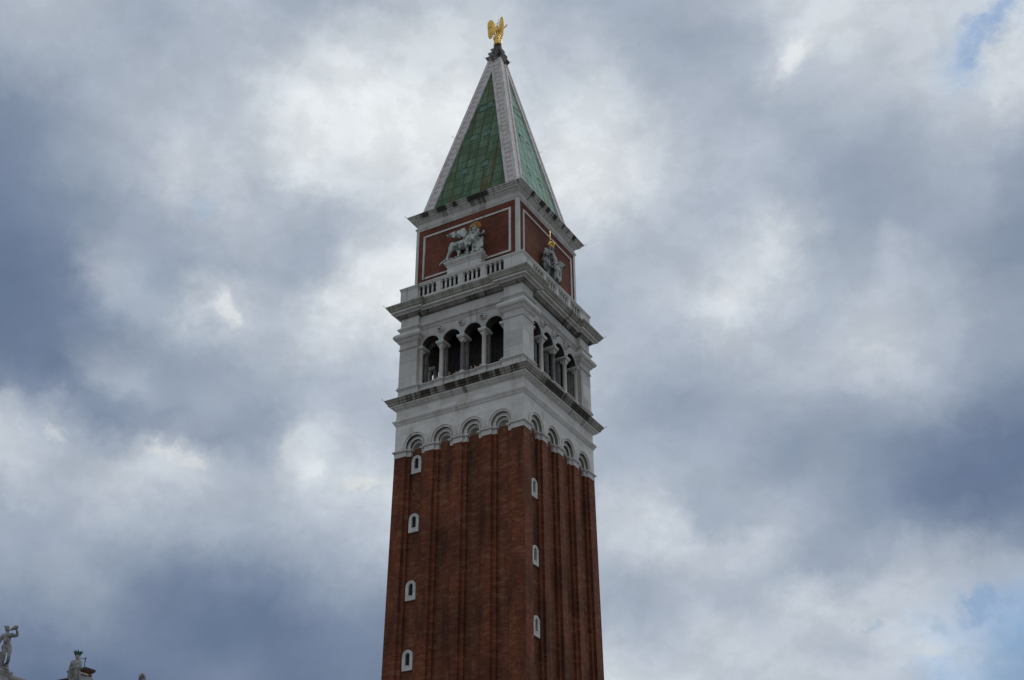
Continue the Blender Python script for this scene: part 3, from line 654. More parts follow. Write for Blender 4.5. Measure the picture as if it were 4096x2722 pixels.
# lion masks between the arches
def make_mask():
    m = MB()
    def ell(c, r, nu=14, nv=9):
        rows = []
        for i in range(nv+1):
            th = math.pi*i/nv
            rows.append([(c[0]+r[0]*math.sin(th)*math.cos(2*math.pi*j/nu), c[1]+r[1]*math.sin(th)*math.sin(2*math.pi*j/nu), c[2]+r[2]*math.cos(th)) for j in range(nu)])
        m.grid(rows, 0, True, True)
    for a in range(11):
        th = 2*math.pi*a/11; ell((.25*math.sin(th), -.04, .25*math.cos(th)), (.1, .11, .1), 8, 6)
    ell((0, -.08, .0), (.23, .2, .25)); ell((0, -.24, -.08), (.12, .13, .1)); ell((0, -.2, -.2), (.09, .1, .05))
    ell((0, -.2, .06), (.05, .12, .12))
    for s_ in (-1, 1): ell((s_*.09, -.2, .1), (.07, .07, .04)); ell((s_*.2, -.1, .22), (.065, .06, .07))
    o = m.build('lion_mask', 'trim', T)
    for s_ in (-1, 1):
        e = MB(); e.box(s_*.09-.05, s_*.09+.05, -.29, -.2, .0, .07); e.build('eye', 'dark', o)
    e = MB(); e.box(-.09, .09, -.33, -.25, -.185, -.135); e.build('mouth', 'dark', o)
    return o
mk = make_mask(); first = True
for k in (0, 1):
    for x in (-2.1, 0, 2.1):
        o = mk if first else dup(mk); first = False
        o.location = rot(k, x, 5.68, 59.10); o.rotation_euler = (0, 0, k*math.pi/2); o.scale = (1.08, 1.45, 1.08)
# dark chamber
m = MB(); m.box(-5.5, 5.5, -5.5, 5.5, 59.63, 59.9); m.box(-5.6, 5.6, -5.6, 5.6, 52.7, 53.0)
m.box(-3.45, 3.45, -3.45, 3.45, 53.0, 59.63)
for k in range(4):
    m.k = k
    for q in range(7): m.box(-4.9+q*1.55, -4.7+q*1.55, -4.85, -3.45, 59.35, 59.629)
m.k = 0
m.box(3.4, 4.84, 3.7, 3.9, 53.0, 59.6)  # added partition: blocks the sky showing through the walkway
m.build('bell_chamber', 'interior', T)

# upper main cornice breaking forward over the piers
m = MB(); m.sweep(ressaut(6.08, 4.28, 5.84), [(0, 61.0), (.05, 61.02), (.13, 61.08), (.20, 61.16), (.22, 61.22), (.33, 61.30), (.36, 61.37), (.40, 61.44), (.66, 61.46), (.68, 61.60), (.74, 61.62), (.80, 61.68), (.86, 61.80), (.96, 61.92), (1.02, 62.0), (1.03, 62.05), (1.03, 62.11), (.7, 62.2), (-.1, 62.3), (-.9, 62.32)], [1]*5+[2]*4+[0]*12)
m.build('cornice', ['olive', 'soot_shade', 'cornice'], T)
# flat terrace behind it
m = MB(); m.box(-5.9, 5.9, -5.9, 5.9, 62.0, 62.27); m.build('terrace', 'cornice', T)

# balustrade
m = MB()
PX = [(-6.2, -4.36), (-2.47, -2.03), (-.22, .22), (2.03, 2.47), (4.36, 6.2)]
for k in range(4):
    m.k = k
    m.box(-6.15, 5.83, -6.2, -5.8, 62.24, 62.78)
    for a, b in PX[1:4]: m.box(a, b, -6.19, -5.84, 62.78, 63.86)
    m.box(-6.2, -4.36, -6.19, -5.80, 62.78, 63.86)
    m.box(4.36, 6.2, -6.189, -5.80, 62.78, 63.86)
m.k = 0
ringp = [(-.40, 63.86), (.0, 63.86), (.02, 63.88), (.05, 63.93), (.05, 64.0), (.09, 64.04), (.10, 64.08), (.10, 64.16), (.03, 64.2), (-.42, 64.2), (-.42, 63.86)]
m.sweep(square(6.19), ringp)
bal = m.build('balustrade', 'trim', T)
def make_baluster():
    m = MB(); m.box(-.17, .17, -.15, .15, -.0, .07)
    m.lathe((0, 0, 0), [(.105, .07), (.115, .12), (.10, .17), (.085, .22), (.10, .34), (.105, .5), (.098, .7), (.082, .82), (.06, .86), (.058, .91), (.10, .95), (.145, .98), (.16, 1.03), (.16, 1.08)], 14)
    return m.build('baluster', 'trim', bal)
b0 = make_baluster(); first = True
for k in (0, 1):
    for (a0, a), (b, b1) in zip(PX, PX[1:]):
        L = b-a
        for i in range(5):
            x = a+.02+(L-.04)*i/4
            o = b0 if first else dup(b0); first = False
            o.location = rot(k, x, 6.015, 62.78); o.rotation_euler = (0, 0, k*math.pi/2)

# attic
m = MB(); m.sweep(square(5.3), [(0, 62.2), (0, 70.62)]); m.build('attic_wall', 'attic', T)
m = MB(); m.sweep(square(5.34), [(0, 62.25), (0, 64.45), (-.1, 64.5)]); m.build('attic_shade_band', 'dark', T)  # added near-black band: gallery shade behind the balusters, put into the colour
for k in range(4):
    m = MB()
    m.k = k; m.box(-5.345, -5.06, -5.345, -5.0, 64.5, 70.6)
    m.build('corner_strip', 'trim', T)
for k in range(4):
    m = MB(); m.k = k
    def fr(x0, x1, z0, z1): m.box(x0, x1, -5.375, -5.25, z0, z1)
    fr(-4.56, -4.36, 65.14, 69.84); fr(4.36, 4.56, 65.14, 69.84); fr(-4.36, 4.36, 69.66, 69.84); fr(-4.36, 4.36, 65.14, 65.32)
    m.build('panel_frame', 'trim', T)
m = MB(); m.sweep(square(5.32), [(-.1, 70.52), (.01, 70.55), (.03, 70.60), (.03, 70.66), (.06, 70.68), (.08, 70.74), (.12, 70.80), (.13, 70.84), (.13, 70.90), (.06, 70.94), (.01, 71.0), (0, 71.40)])
m.build('attic_frieze', 'smooth', T)
m = MB(); m.sweep(square(5.32), [(0, 71.38), (.05, 71.40), (.12, 71.45), (.15, 71.50), (.22, 71.52), (.26, 71.57), (.28, 71.62), (.44, 71.64), (.45, 71.76), (.50, 71.78), (.55, 71.83), (.60, 71.91), (.68, 71.97), (.72, 72.01), (.72, 72.07), (.5, 72.14), (-.2, 72.2)], [0]*7+[1]*14)
m.build('cornice', ['cornice', 'patchband'], T)

# spire
SL = (5.0-.74)/(93.09-73.0)
def hw(z): return 5.0-SL*(z-73.0)
for k in range(4):
    m = MB(); rows = []
    for i in range(25):
        z = 72.15+(92.0-72.15)*i/24; w = hw(z)-.13; x = max(hw(z)-1.1, .02)
        rows.append([(-x+2*x*j/8, -w, z) for j in range(9)])
    m.grid(rows)
    cp = m.build('copper_roof', 'copper2' if k == 1 else 'copper', T); cp.rotation_euler = (0, 0, k*math.pi/2)  # right face takes a lighter copper than the others
    if k > 1: continue
    for x, z in ((-.26, 85.55), (.47, 85.75), (-.70, 81.45), (.72, 81.45), (-1.06, 76.9), (1.1, 76.95)):
        h = MB(); w2, hh = .36, .34
        def Q(a, t, d): return (x+a, -(hw(z+t)-.13+d), z+t)
        for zz0, zz1, d in ((-hh, hh, .015),):
            A = [Q(-w2, zz0, d), Q(w2, zz0, d), Q(w2, zz1, d+.06), Q(-w2, zz1, d+.06)]
            B = [Q(-w2, zz0, -.05), Q(w2, zz0, -.05), Q(w2, zz1, -.05), Q(-w2, zz1, -.05)]
            h.face(A)
            for i in range(4): h.face([A[i], A[(i+1) % 4], B[(i+1) % 4], B[i]])
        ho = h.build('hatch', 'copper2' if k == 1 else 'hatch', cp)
        d_ = MB()
        for t in (-hh-.075, hh): d_.face([Q(-w2-.03, t, .02), Q(w2+.03, t, .02), Q(w2+.03, t+.075, .08 if t > 0 else .025), Q(-w2-.03, t+.075, .08 if t > 0 else .025)])
        d_.build('gap', 'dark', ho)
for k in range(4):
    m = MB(); m.k = k; m.box(-3.85, 3.85, -5.42, -5.02, 72.13, 72.46); m.build('dark_strip', 'darkiron', T)  # dark strip along the foot of each copper face
for k in range(4):
    m = MB()
    for kk, sgn in ((k, -1), (k-1, 1)):
        m.k = kk % 4
        NZ = 40
        def col(u0, d0):
            r = []
            for i in range(NZ+1):
                z = 72.15+(93.12-72.15)*i/NZ; w = hw(z); x = max(w-u0, 0)
                r.append((sgn*x, -(w+d0), z))
            return r
        prof = [(0, .0), (.0, .0), (.33, .0), (.34, -.05), (.87, -.05), (.88, .03), (1.17, .03), (1.18, -.16)]
        cs = [col(u, d) for u, d in prof]
        for i, mt in ((1, 1), (2, 1), (3, 0), (4, 1), (5, 1), (6, 1)):
            m.grid([cs[i], cs[i+1]], mt)
    m.k = 0
    m.build('marble_rib', ['stripe', 'ribwhite'], T)
# cap of the spire
def cap(prof):
    rows = [[(-w, -w, z), (w, -w, z), (w, w, z), (-w, w, z)] for w, z in prof]
    m = MB(); m.grid(rows, 0, False, True); m.face([(x, y, z) for x, y, z in rows[-1]]); return m
cp = cap([(.735, 92.85), (.72, 93.0), (.76, 93.12), (.80, 93.2), (.82, 93.3), (.90, 93.42), (.92, 93.47), (.92, 93.53), (.68, 93.6), (.63, 93.64), (.63, 93.9), (.66, 93.95), (.72, 94.08), (.74, 94.14), (.74, 94.2), (.50, 94.27), (.44, 94.3), (.44, 94.56), (.47, 94.62), (.54, 94.72), (.55, 94.77), (.55, 94.83), (.42, 94.88)]).build('spire_cap', 'blackstone', T)
m = MB(); m.lathe((0, 0, 0), [(.44, 94.86), (.46, 95.0), (.42, 95.06), (.42, 95.22), (.45, 95.28), (.38, 95.4), (.35, 95.56)], 8, 0, True, False); m.build('octagonal_block', 'darkiron', cp)
# lightning tips
def tip(x, y, z, dx, dy, L=.42):
    m = MB(); m.tube([(x, y, z), (x+dx*L*.7, y+dy*L*.7, z+L*.45)], .014, 5)
    m.tube([(x+dx*L*.7, y+dy*L*.7, z+L*.45), (x+dx*L*.75, y+dy*L*.75, z+L*.8)], .010, 5)
    m.tube([(x+dx*L*.5, y+dy*L*.5, z+L*.5), (x+dx*L, y+dy*L, z+L*.42)], .010, 5)
    m.build('lightning_tip', 'darkiron', T)
for w, z in ((6.86, 52.84), (7.08, 62.08), (6.0, 72.04), (.9, 93.5), (3.0, 82.4)):
    for sx, sy in ((-1, -1), (1, 1), (1, -1)):
        if z > 80 and z < 90 and sx != sy: continue
        tip(sx*w, sy*w, z, sx*.7, sy*.7, .30 if z < 90 else .2)
# brackets carrying the reliefs
m = MB(); m.sweep([(-1.5, -6.0), (1.92, -6.0), (1.92, -5.29), (-1.5, -5.29)], [(-.1, 64.0), (0, 64.1), (0, 65.0), (.05, 65.04), (.07, 65.14), (.20, 65.30), (.27, 65.40), (.27, 65.5), (.2, 65.54)], 0, True); m.build('relief_bracket', 'trim', T)
m = MB(); m.sweep([(5.29, -1.6), (6.0, -1.6), (6.0, 1.6), (5.29, 1.6)], [(-.2, 63.6), (0, 63.7), (0, 64.2), (.1, 64.3), (.1, 64.36)], 0, True); m.build('relief_bracket', 'soot_shade', T)
# ---------------------------------------------------------------- sculpture: blended solids fused into one skin
class SC:
    def __init__(s, k=1): s.bm = bmesh.new(); s.k = k
    def cap(s, p0, p1, r0, r1=None, n=12):      # tapered limb
        r1 = r0 if r1 is None else r1; r0 *= s.k; r1 *= s.k
        p0, p1 = Vector(p0), Vector(p1); d = p1-p0; L = max(d.length, 1e-4); d = d/L
        a = d.orthogonal().normalized(); b = d.cross(a); rows = []
        prof = [(p0, r0*math.cos(t), -r0*math.sin(t)) for t in (1.45, 1.0, .5, 0)]+[(p1, r1*math.cos(t), r1*math.sin(t)) for t in (0, .5, 1.0, 1.45)]
        for c, r, o in prof:
            rows.append([s.bm.verts.new(c+d*o+(a*math.cos(2*math.pi*i/n)+b*math.sin(2*math.pi*i/n))*r) for i in range(n)])
        for A, B in zip(rows, rows[1:]):
            for i in range(n): s.bm.faces.new((A[i], A[(i+1) % n], B[(i+1) % n], B[i]))
        s.bm.faces.new(list(reversed(rows[0]))); s.bm.faces.new(rows[-1])
    def ell(s, c, r, rot=None):
        r = [v*s.k for v in r]
        m = Matrix.Translation(c) @ (rot.to_4x4() if rot else Matrix()) @ Matrix.Diagonal((*r, 1))
        bmesh.ops.create_uvsphere(s.bm, u_segments=16, v_segments=10, radius=1, matrix=m)
    def box(s, x0, x1, y0, y1, z0, z1, rz=0, ry=0):
        c = Vector(((x0+x1)/2, (y0+y1)/2, (z0+z1)/2))
        m = Matrix.Translation(c) @ Matrix.Rotation(rz, 4, 'Z') @ Matrix.Rotation(ry, 4, 'Y') @ Matrix.Diagonal((x1-x0, y1-y0, z1-z0, 1))
        bmesh.ops.create_cube(s.bm, size=1, matrix=m)
    def chain(s, pts, rs):
        for i in range(len(pts)-1): s.cap(pts[i], pts[i+1], rs[i], rs[i+1])
    def plate(s, poly, f, t0, t1):              # polygon (a,b) thickened between f(a,b,t0) and f(a,b,t1)
        A = [s.bm.verts.new(f(a, b, t0)) for a, b in poly]; B = [s.bm.verts.new(f(a, b, t1)) for a, b in poly]
        fs = [s.bm.faces.new(A), s.bm.faces.new(list(reversed(B)))]
        for i in range(len(A)):
            j = (i+1) % len(A); fs.append(s.bm.faces.new((A[j], A[i], B[i], B[j])))
        bmesh.ops.recalc_face_normals(s.bm, faces=fs)
    def build(s, name, mat, parent=None, voxel=.04, smooth=3, loc=(0, 0, 0)):
        me = bpy.data.meshes.new(name); s.bm.to_mesh(me); s.bm.free()
        o = bpy.data.objects.new(name, me); COL.objects.link(o)
        md = o.modifiers.new('r', 'REMESH'); md.mode = 'VOXEL'; md.voxel_size = voxel; md.use_smooth_shade = True
        if smooth:
            ms = o.modifiers.new('s', 'SMOOTH'); ms.factor = .5; ms.iterations = smooth
        bpy.context.view_layer.update()
        ev = o.evaluated_get(bpy.context.evaluated_depsgraph_get())
        nm = bpy.data.meshes.new_from_object(ev); o.modifiers.clear(); o.data = nm; bpy.data.meshes.remove(me)
        nm.name = name; nm.materials.clear(); nm.materials.append(M[mat])
        for p in nm.polygons: p.use_smooth = True
        o.location = loc
        if parent: o.parent = parent
        return o
def feathers(s, root, tip, width, n, y0, y1, curl=0):   # a row of overlapping feathers from root to tip line
    pass

# ---- winged lion on the left face
LION = thing('lion_sculpture', 'pale marble winged lion with open book standing before the left brick panel of the tower', 'sculpture', (-.1, -5.78, 65.54))
s = SC()
s.chain([(-.98, 0, 1.80), (-.3, 0, 1.72), (.45, 0, 1.62), (.8, -.02, 1.85)], [.36, .34, .44, .46])
s.ell((.15, 0, 1.45), (.62, .34, .34)); s.ell((-.95, 0, 1.75), (.40, .34, .42))
s.chain([(-1.08, -.12, 1.65), (-1.18, -.15, 1.15), (-1.44, -.12, .78), (-1.52, -.15, .30)], [.27, .19, .12, .11])   # near hind leg
s.ell((-1.42, -.22, .24), (.24, .15, .12))
s.chain([(-.55, .15, 1.35), (-.38, .12, .95), (-.50, .12, .62), (-.42, .12, .28)], [.23, .16, .11, .11])
s.ell((-.28, .06, .25), (.22, .14, .11))
s.chain([(.56, -.18, 1.5), (.62, -.24, .95), (.66, -.26, .35)], [.22, .15, .115])     # standing foreleg
s.ell((.70, -.36, .28), (.17, .24, .12))
for q in (-.1, 0, .1): s.ell((.70+q, -.54, .25), (.055, .09, .07))
s.chain([(1.0, -.1, 1.55), (1.45, -.2, 1.35), (1.78, -.34, 1.38)], [.24, .15, .12])   # paw raised on the book
s.ell((1.86, -.40, 1.40), (.17, .16, .12))
for q in (-.1, 0, .1): s.ell((1.86+q, -.53, 1.37), (.05, .07, .08))
s.chain([(-1.25, .05, 1.75), (-1.45, .05, 1.2), (-1.6, .0, .75), (-1.78, -.05, .55), (-2.1, -.1, .30), (-2.3, -.1, .16)], [.09, .065, .06, .07, .10, .06])   # tail
# chest, mane and head turned to the viewer
s.ell((1.02, -.12, 1.55), (.40, .36, .55)); s.ell((1.25, -.10, 2.25), (.50, .34, .62))
for i in range(16):
    a = 2*math.pi*i/16
    s.ell((1.30+.42*math.sin(a), -.22+.05*math.cos(a), 2.42+.50*math.cos(a)), (.13, .14, .17))
for i in range(9):
    s.chain([(.82+.08*i, -.40, 2.0-.05*(i % 3)), (.86+.075*i, -.47, 1.55), (.90+.06*i, -.42, 1.1-.07*(i % 2))], [.075, .07, .04])
s.ell((1.38, -.42, 2.55), (.29, .28, .34)); s.ell((1.38, -.62, 2.36), (.17, .20, .17)); s.ell((1.38, -.58, 2.15), (.13, .16, .10))
s.chain([(1.38, -.64, 2.68), (1.38, -.78, 2.45)], [.075, .10])
for q in (-1, 1):
    s.ell((1.38+q*.15, -.62, 2.68), (.09, .07, .05)); s.ell((1.38+q*.29, -.35, 2.84), (.08, .06, .10)); s.ell((1.38+q*.18, -.60, 2.45), (.09, .10, .09))
s.chain([(1.6, .05, 2.2), (2.0, .08, 2.12), (2.14, .04, 2.27)], [.16, .10, .15])
body = s.build('lion_body', 'lion', LION, .035, 2)
d = MB()
for q in (-1, 1): d.box(1.38+q*.14-.05, 1.38+q*.14+.05, -.72, -.60, 2.57, 2.62)
d.box(1.28, 1.48, -.81, -.6, 2.21, 2.265); d.box(1.32, 1.44, -.86, -.7, 2.36, 2.41)
d.build('face_openings', 'dark', body)
s = SC()
def WF(y): return lambda a, b, t: (a, y+t, b)
fe = [((.35, 2.05), (-.15, 2.25), .30), ((.40, 2.35), (-.5, 2.42), .22)]
s.chain([(.45, -.22, 2.0), (.50, -.28, 2.55), (.32, -.30, 2.95), (-.05, -.28, 2.98)], [.22, .18, .15, .12])
for i in range(9):     # long primaries fan back to the tip
    t = i/8
    a0 = Vector((.25-.05*i, -.28+.01*i, 2.92-.075*i)); a1 = Vector((-1.52+.08*i+.30*t*t, -.25, 2.98-.068*i-.02*t))
    mid = (a0+a1)/2+Vector((0, -.05, .05))
    s.chain([a0, mid, a1], [.095, .10, .05])
for i in range(7):     # coverts
    a0 = Vector((.42-.02*i, -.40, 2.78-.10*i)); a1 = Vector((-.30+.07*i, -.36, 2.78-.085*i)); s.cap(a0, a1, .085, .055)
s.build('wing', 'lion', LION, .035, 2)
m = MB()               # open book
for (x0, y0, x1, y1) in ((1.24, -.36, 1.80, -.20), (1.82, -.20, 2.46, -.55)):
    def BF(t, o, z, x0=x0, y0=y0, x1=x1, y1=y1):
        L = math.hypot(x1-x0, y1-y0); nx, ny = (y1-y0)/L, -(x1-x0)/L
        return (x0+(x1-x0)*t+nx*o, y0+(y1-y0)*t+ny*o+.08*(z-.3)*.4, z)
    C8 = [BF(t, o, z) for z in (.28, 1.30) for o in (0, .13) for t in (0, 1)]
    for q in ((0, 2, 3, 1), (4, 5, 7, 6), (0, 1, 5, 4), (2, 6, 7, 3), (0, 4, 6, 2), (1, 3, 7, 5)): m.face([C8[i] for i in q])
m.build('book', 'lion', LION)
s = SC(); s.box(-1.72, 2.16, -.46, .36, -.01, .16)
for i in range(26):
    x = -1.65+3.8*i/25; s.ell((x, -.38+.08*math.sin(i*2.3), .12), (.16, .14, .07+.04*math.sin(i*1.7)))
s.box(1.1, 2.2, -.42, .3, .1, .30); s.ell((2.2, -.3, .15), (.16, .16, .18))
s.build('rock_base', 'lion', LION, .04, 2)
s = SC()
for i in range(26):
    a = R(-105+210*i/25); s.cap((1.42, -.30, 2.72), (1.42+.60*math.sin(a), -.26, 2.80+.56*math.cos(a)), .10, .06)
s.ell((1.42, -.32, 2.86), (.52, .14, .44))
s.build('gilt_mane', 'halo', LION, .04, 1)

# ---- crowned seated figure between lions on the right face (local x runs along the face)
JUS = thing('justice_sculpture', 'sooty grey crowned seated woman with gold sword between lions before the right brick panel', 'sculpture', (5.62, -.08, 64.36), math.pi/2); JUS.scale = (1.05, 1.0, 1.32)
s = SC()
s.box(-.45, .45, -.1, .30, 0, 1.5)                       # throne
s.chain([(0, -.12, 1.25), (0, -.10, 1.75), (0, -.08, 2.25)], [.40, .32, .36]); s.chain([(-.38, -.05, 2.30), (.38, -.05, 2.30)], [.19, .19])
s.chain([(0, -.08, 2.3), (0, -.1, 2.62)], [.14, .12]); s.ell((0, -.12, 2.80), (.19, .22, .26)); s.ell((0, -.31, 2.77), (.04, .07, .06))
s.ell((0, -.03, 2.78), (.23, .2, .28)); s.chain([(-.2, 0, 2.7), (-.24, .02, 2.35)], [.10, .07]); s.chain([(.2, 0, 2.7), (.24, .02, 2.35)], [.10, .07])
for q in (-1, 1):
    s.chain([(q*.2, -.15, 1.25), (q*.3, -.62, 1.22), (q*.32, -.66, .55), (q*.3, -.62, .08)], [.27, .25, .18, .16]); s.ell((q*.3, -.78, .06), (.1, .2, .08))
s.chain([(-.42, -.08, 2.28), (-.74, -.28, 2.02), (-.86, -.42, 2.42)], [.16, .12, .09])     # arm with the sword
s.ell((-.87, -.44, 2.50), (.085, .085, .10))
for q in range(4): s.cap((-.93, -.46+.04*q, 2.46+.025*q), (-.82, -.53+.02*q, 2.47+.025*q), .026, .022)
s.cap((-.84, -.38, 2.5), (-.90, -.46, 2.6), .03, .025)
s.chain([(.42, -.08, 2.28), (.66, -.25, 1.9), (.80, -.5, 1.62)], [.16, .12, .09]); s.ell((.84, -.56, 1.58), (.10, .10, .07))
for q in range(4): s.cap((.80+.035*q, -.6, 1.57), (.80+.05*q, -.70, 1.50), .025, .02)
random.seed(3)
for i in range(26):      # hanging drapery folds
    x = -.40+.80*i/25+random.uniform(-.02, .02); z0 = 1.25+random.uniform(-.1, .15)
    y = -.78-.06*math.cos(i*1.9)
    s.chain([(x*.8, -.62, z0), (x, y, z0-.35), (x*.95, y+.03, .35), (x*.85, y+.02, .02)], [.09, .075, .07, .08])
for i in range(12):
    a = i/11; s.chain([(-.36+.72*a, -.36, 2.2), (-.30+.66*a, -.44, 1.75), (-.2+.5*a, -.46, 1.35)], [.06, .07, .06])
for i in range(9):       # cloak over the sword arm
    s.chain([(-.5-.05*i, -.1-.03*i, 2.12-.03*i), (-.58-.055*i, -.16-.02*i, 1.5), (-.55-.05*i, -.2, .9-.1*(i % 3))], [.09, .09, .06])
for i in range(7):
    s.chain([(-.62-.07*i, .05, 2.15-.05*i), (-.80-.06*i, -.02, 1.7-.04*(i % 3)), (-.78-.07*i, .0, 1.25+.1*(i % 2))], [.09, .08, .035])
for i in range(6):
    s.chain([(.48+.05*i, -.05, 2.2-.06*i), (.58+.06*i, -.12, 1.8), (.52+.05*i, -.1, 1.35+.12*(i % 2))], [.09, .075, .04])
s.build('seated_figure', 'greystat', JUS, .035, 1)
m = MB(); m.tube([(-.875, -.47, 2.50), (-.875, -.47, 3.78)], [.042, .03], 6); m.box(-1.06, -.70, -.50, -.44, 2.62, 2.67); m.build('sword', 'gold', JUS)
m = MB(); m.lathe((0, -.1, 2.93), [(.21, 0), (.23, .05), (.25, .15), (.2, .16)], 14)
for i in range(9):
    a = 2*math.pi*i/9; m.tube([(.22*math.cos(a), -.1+.22*math.sin(a), 3.05), (.29*math.cos(a), -.1+.29*math.sin(a), 3.30)], [.06, .035], 6)
m.build('crown', 'crown', JUS)
def lion_fore(q, hz):
    s = SC()
    s.chain([(q*1.05, .05, hz-.5), (q*.85, .0, 1.0), (q*.5, .02, .5)], [.34, .30, .20])
    s.chain([(q*1.1, -.25, hz-.5), (q*.95, -.45, hz-.95)], [.16, .11]); s.ell((q*.92, -.54, hz-1.02), (.13, .18, .09))
    for f_ in (-.07, 0, .07): s.ell((q*.92+f_, -.68, hz-1.04), (.04, .06, .05))
    c = Vector((q*1.24, -.35, hz)); s.ell(c, (.27, .27, .31)); s.ell(c+Vector((0, -.24, -.11)), (.15, .17, .13)); s.ell(c+Vector((0, -.2, -.26)), (.12, .13, .06))
    for i in range(12):
        a = 2*math.pi*i/12; s.ell(c+Vector((.27*math.sin(a), .1, .3*math.cos(a))), (.12, .14, .13))
    for e in (-1, 1): s.ell(c+Vector((e*.12, -.2, .1)), (.08, .08, .045))
    s.chain([c, (q*1.08, -.1, hz-.45)], [.3, .34])
    o = s.build('flanking_lion', 'greystat', JUS, .035, 1)
    for e in (-1, 1):
        d = MB(); d.box(c.x+e*.11-.04, c.x+e*.11+.04, c.y-.3, c.y-.2, c.z+.0, c.z+.05); d.build('eye', 'dark', o)
    d = MB(); d.box(c.x-.1, c.x+.1, c.y-.42, c.y-.3, c.z-.215, c.z-.165); d.build('mouth', 'dark', o)
lion_fore(-1, 1.85); lion_fore(1, 1.95)

# ---- gilded angel on the spire (local -y faces the camera side, i.e. its back)
ANG = thing('angel_statue', 'gilded angel with two raised wings and outstretched arm standing on top of the spire', 'statue', (0, 0, 95.55), math.atan2(.51, .86))
s = SC()
s.chain([(0, 0, .02), (0, 0, .7), (-.01, 0, 1.2), (-.02, 0, 1.75)], [.34, .28, .235, .19]); s.chain([(-.02, 0, 1.75), (0, .02, 2.15)], [.20, .24])
s.chain([(-.22, .03, 2.28), (.24, .03, 2.26)], [.125, .125]); s.chain([(0, .03, 2.25), (-.04, .07, 2.52)], [.09, .085])
s.ell((-.05, .10, 2.66), (.125, .15, .165)); s.ell((-.05, .05, 2.68), (.14, .14, .165)); s.ell((-.05, .25, 2.65), (.03, .04, .04))
s.chain([(.26, .05, 2.25), (.55, .2, 2.62), (.90, .3, 3.06)], [.12, .10, .08])
s.ell((.92, .31, 3.12), (.065, .05, .07))
for i, (dx, dz, L) in enumerate(((-.03, .05, .16), (0, .07, .19), (.03, .06, .18), (.055, .03, .14))): s.cap((.92+dx, .31, 3.15), (.93+dx*1.6, .31, 3.15+L), .022, .017)
s.cap((.90, .31, 3.10), (.83, .29, 3.2), .024, .02)
s.chain([(-.26, .05, 2.22), (-.38, .25, 1.9), (-.22, .5, 1.85)], [.11, .09, .065]); s.ell((-.18, .55, 1.87), (.06, .07, .05))
for i in range(14):
    a = 2*math.pi*i/14; k_ = .05 if i % 2 else 0
    s.chain([(.18*math.cos(a), .18*math.sin(a), 1.7), ((.27+k_)*math.cos(a), (.27+k_)*math.sin(a), .8), ((.33+k_)*math.cos(a), (.33+k_)*math.sin(a), .05)], [.05, .06, .075])
s.ell((-.38, -.05, .95), (.10, .12, .30)); s.chain([(.3, .05, 1.3), (.42, .05, 1.0)], [.1, .07])
ab = s.build('robed_body', 'gold', ANG, .03, 2)
def wing(poly, root, ang, nfeather):
    s = SC(); ca, sa = math.cos(ang), math.sin(ang)
    def F(a, b, t):      # a = distance from the root along the wing plane
        bend = -.10*math.sin(max(0, min(1, abs(a)/1.0))*math.pi)
        y_ = root[1]+a*sa
        return (root[0]+a*ca-(t+bend)*sa, y_+(t+bend)*ca, b+.80*y_)
    s.plate(poly, F, -.045, .045)
    zs = [p[1] for p in poly]
    for i in range(len(poly)): s.cap(F(*poly[i], 0), F(*poly[(i+1) % len(poly)], 0), .055)
    return s.build('wing', 'gold', ANG, .03, 2)
wl = [(-.02, 2.02), (-.02, 2.34), (-.16, 2.52), (-.30, 2.98), (-.46, 3.27), (-.62, 3.36), (-.83, 3.22), (-.93, 2.93), (-.92, 2.3), (-.88, 1.5), (-.83, 1.0), (-.72, .80), (-.60, .84), (-.47, 1.1), (-.36, 1.45), (-.17, 1.78)]
wing(wl, (-.10, -.22), R(6), 5)
wr = [(.02, 1.95), (.02, 2.3), (.14, 2.7), (.30, 3.3), (.46, 3.68), (.60, 3.8), (.76, 3.68), (.84, 3.3), (.83, 2.4), (.78, 1.5), (.68, 1.05), (.54, 1.15), (.36, 1.45), (.16, 1.72)]
wing(wr, (.10, -.2), R(-52), 5)
m = MB()               # halo ring, rod and stays
m.tube([(-.06+.20*math.cos(R(a)), .02+.05*math.sin(R(a)), 2.98+.20*math.sin(R(a))) for a in range(0, 361, 20)], .014, 5)
m.tube([(-.06+.2*math.cos(R(45)), .03, 2.98+.2*math.sin(R(45))), (-.06-.2*math.cos(R(45)), .03, 2.98-.2*math.sin(R(45)))], .01, 5)
m.tube([(-.05, .05, 2.75), (.08, .05, 3.85)], .018, 6); m.lathe((.035, .05, 3.28), [(.01, -.05), (.05, 0), (.01, .05)], 8)
for z0, z1, x in ((2.1, 2.55, -.72), (1.7, 2.0, -.62), (1.35, 1.3, -.75)): m.tube([(-.12, -.2, z0), (x, -.36, z1)], .014, 5)
for z0, z1, x in ((2.0, 2.85, .36), (1.6, 2.2, .40), (1.5, 1.4, .42)): m.tube([(.08, -.22, z0), (x, -.66, z1)], .014, 5)
for x, z in ((-.72, 2.55), (-.62, 2.0), (-.75, 1.3)): m.lathe((x, -.37, z), [(.005, -.04), (.04, 0), (.005, .04)], 6)
m.build('halo_and_stays', 'darkiron', ANG)

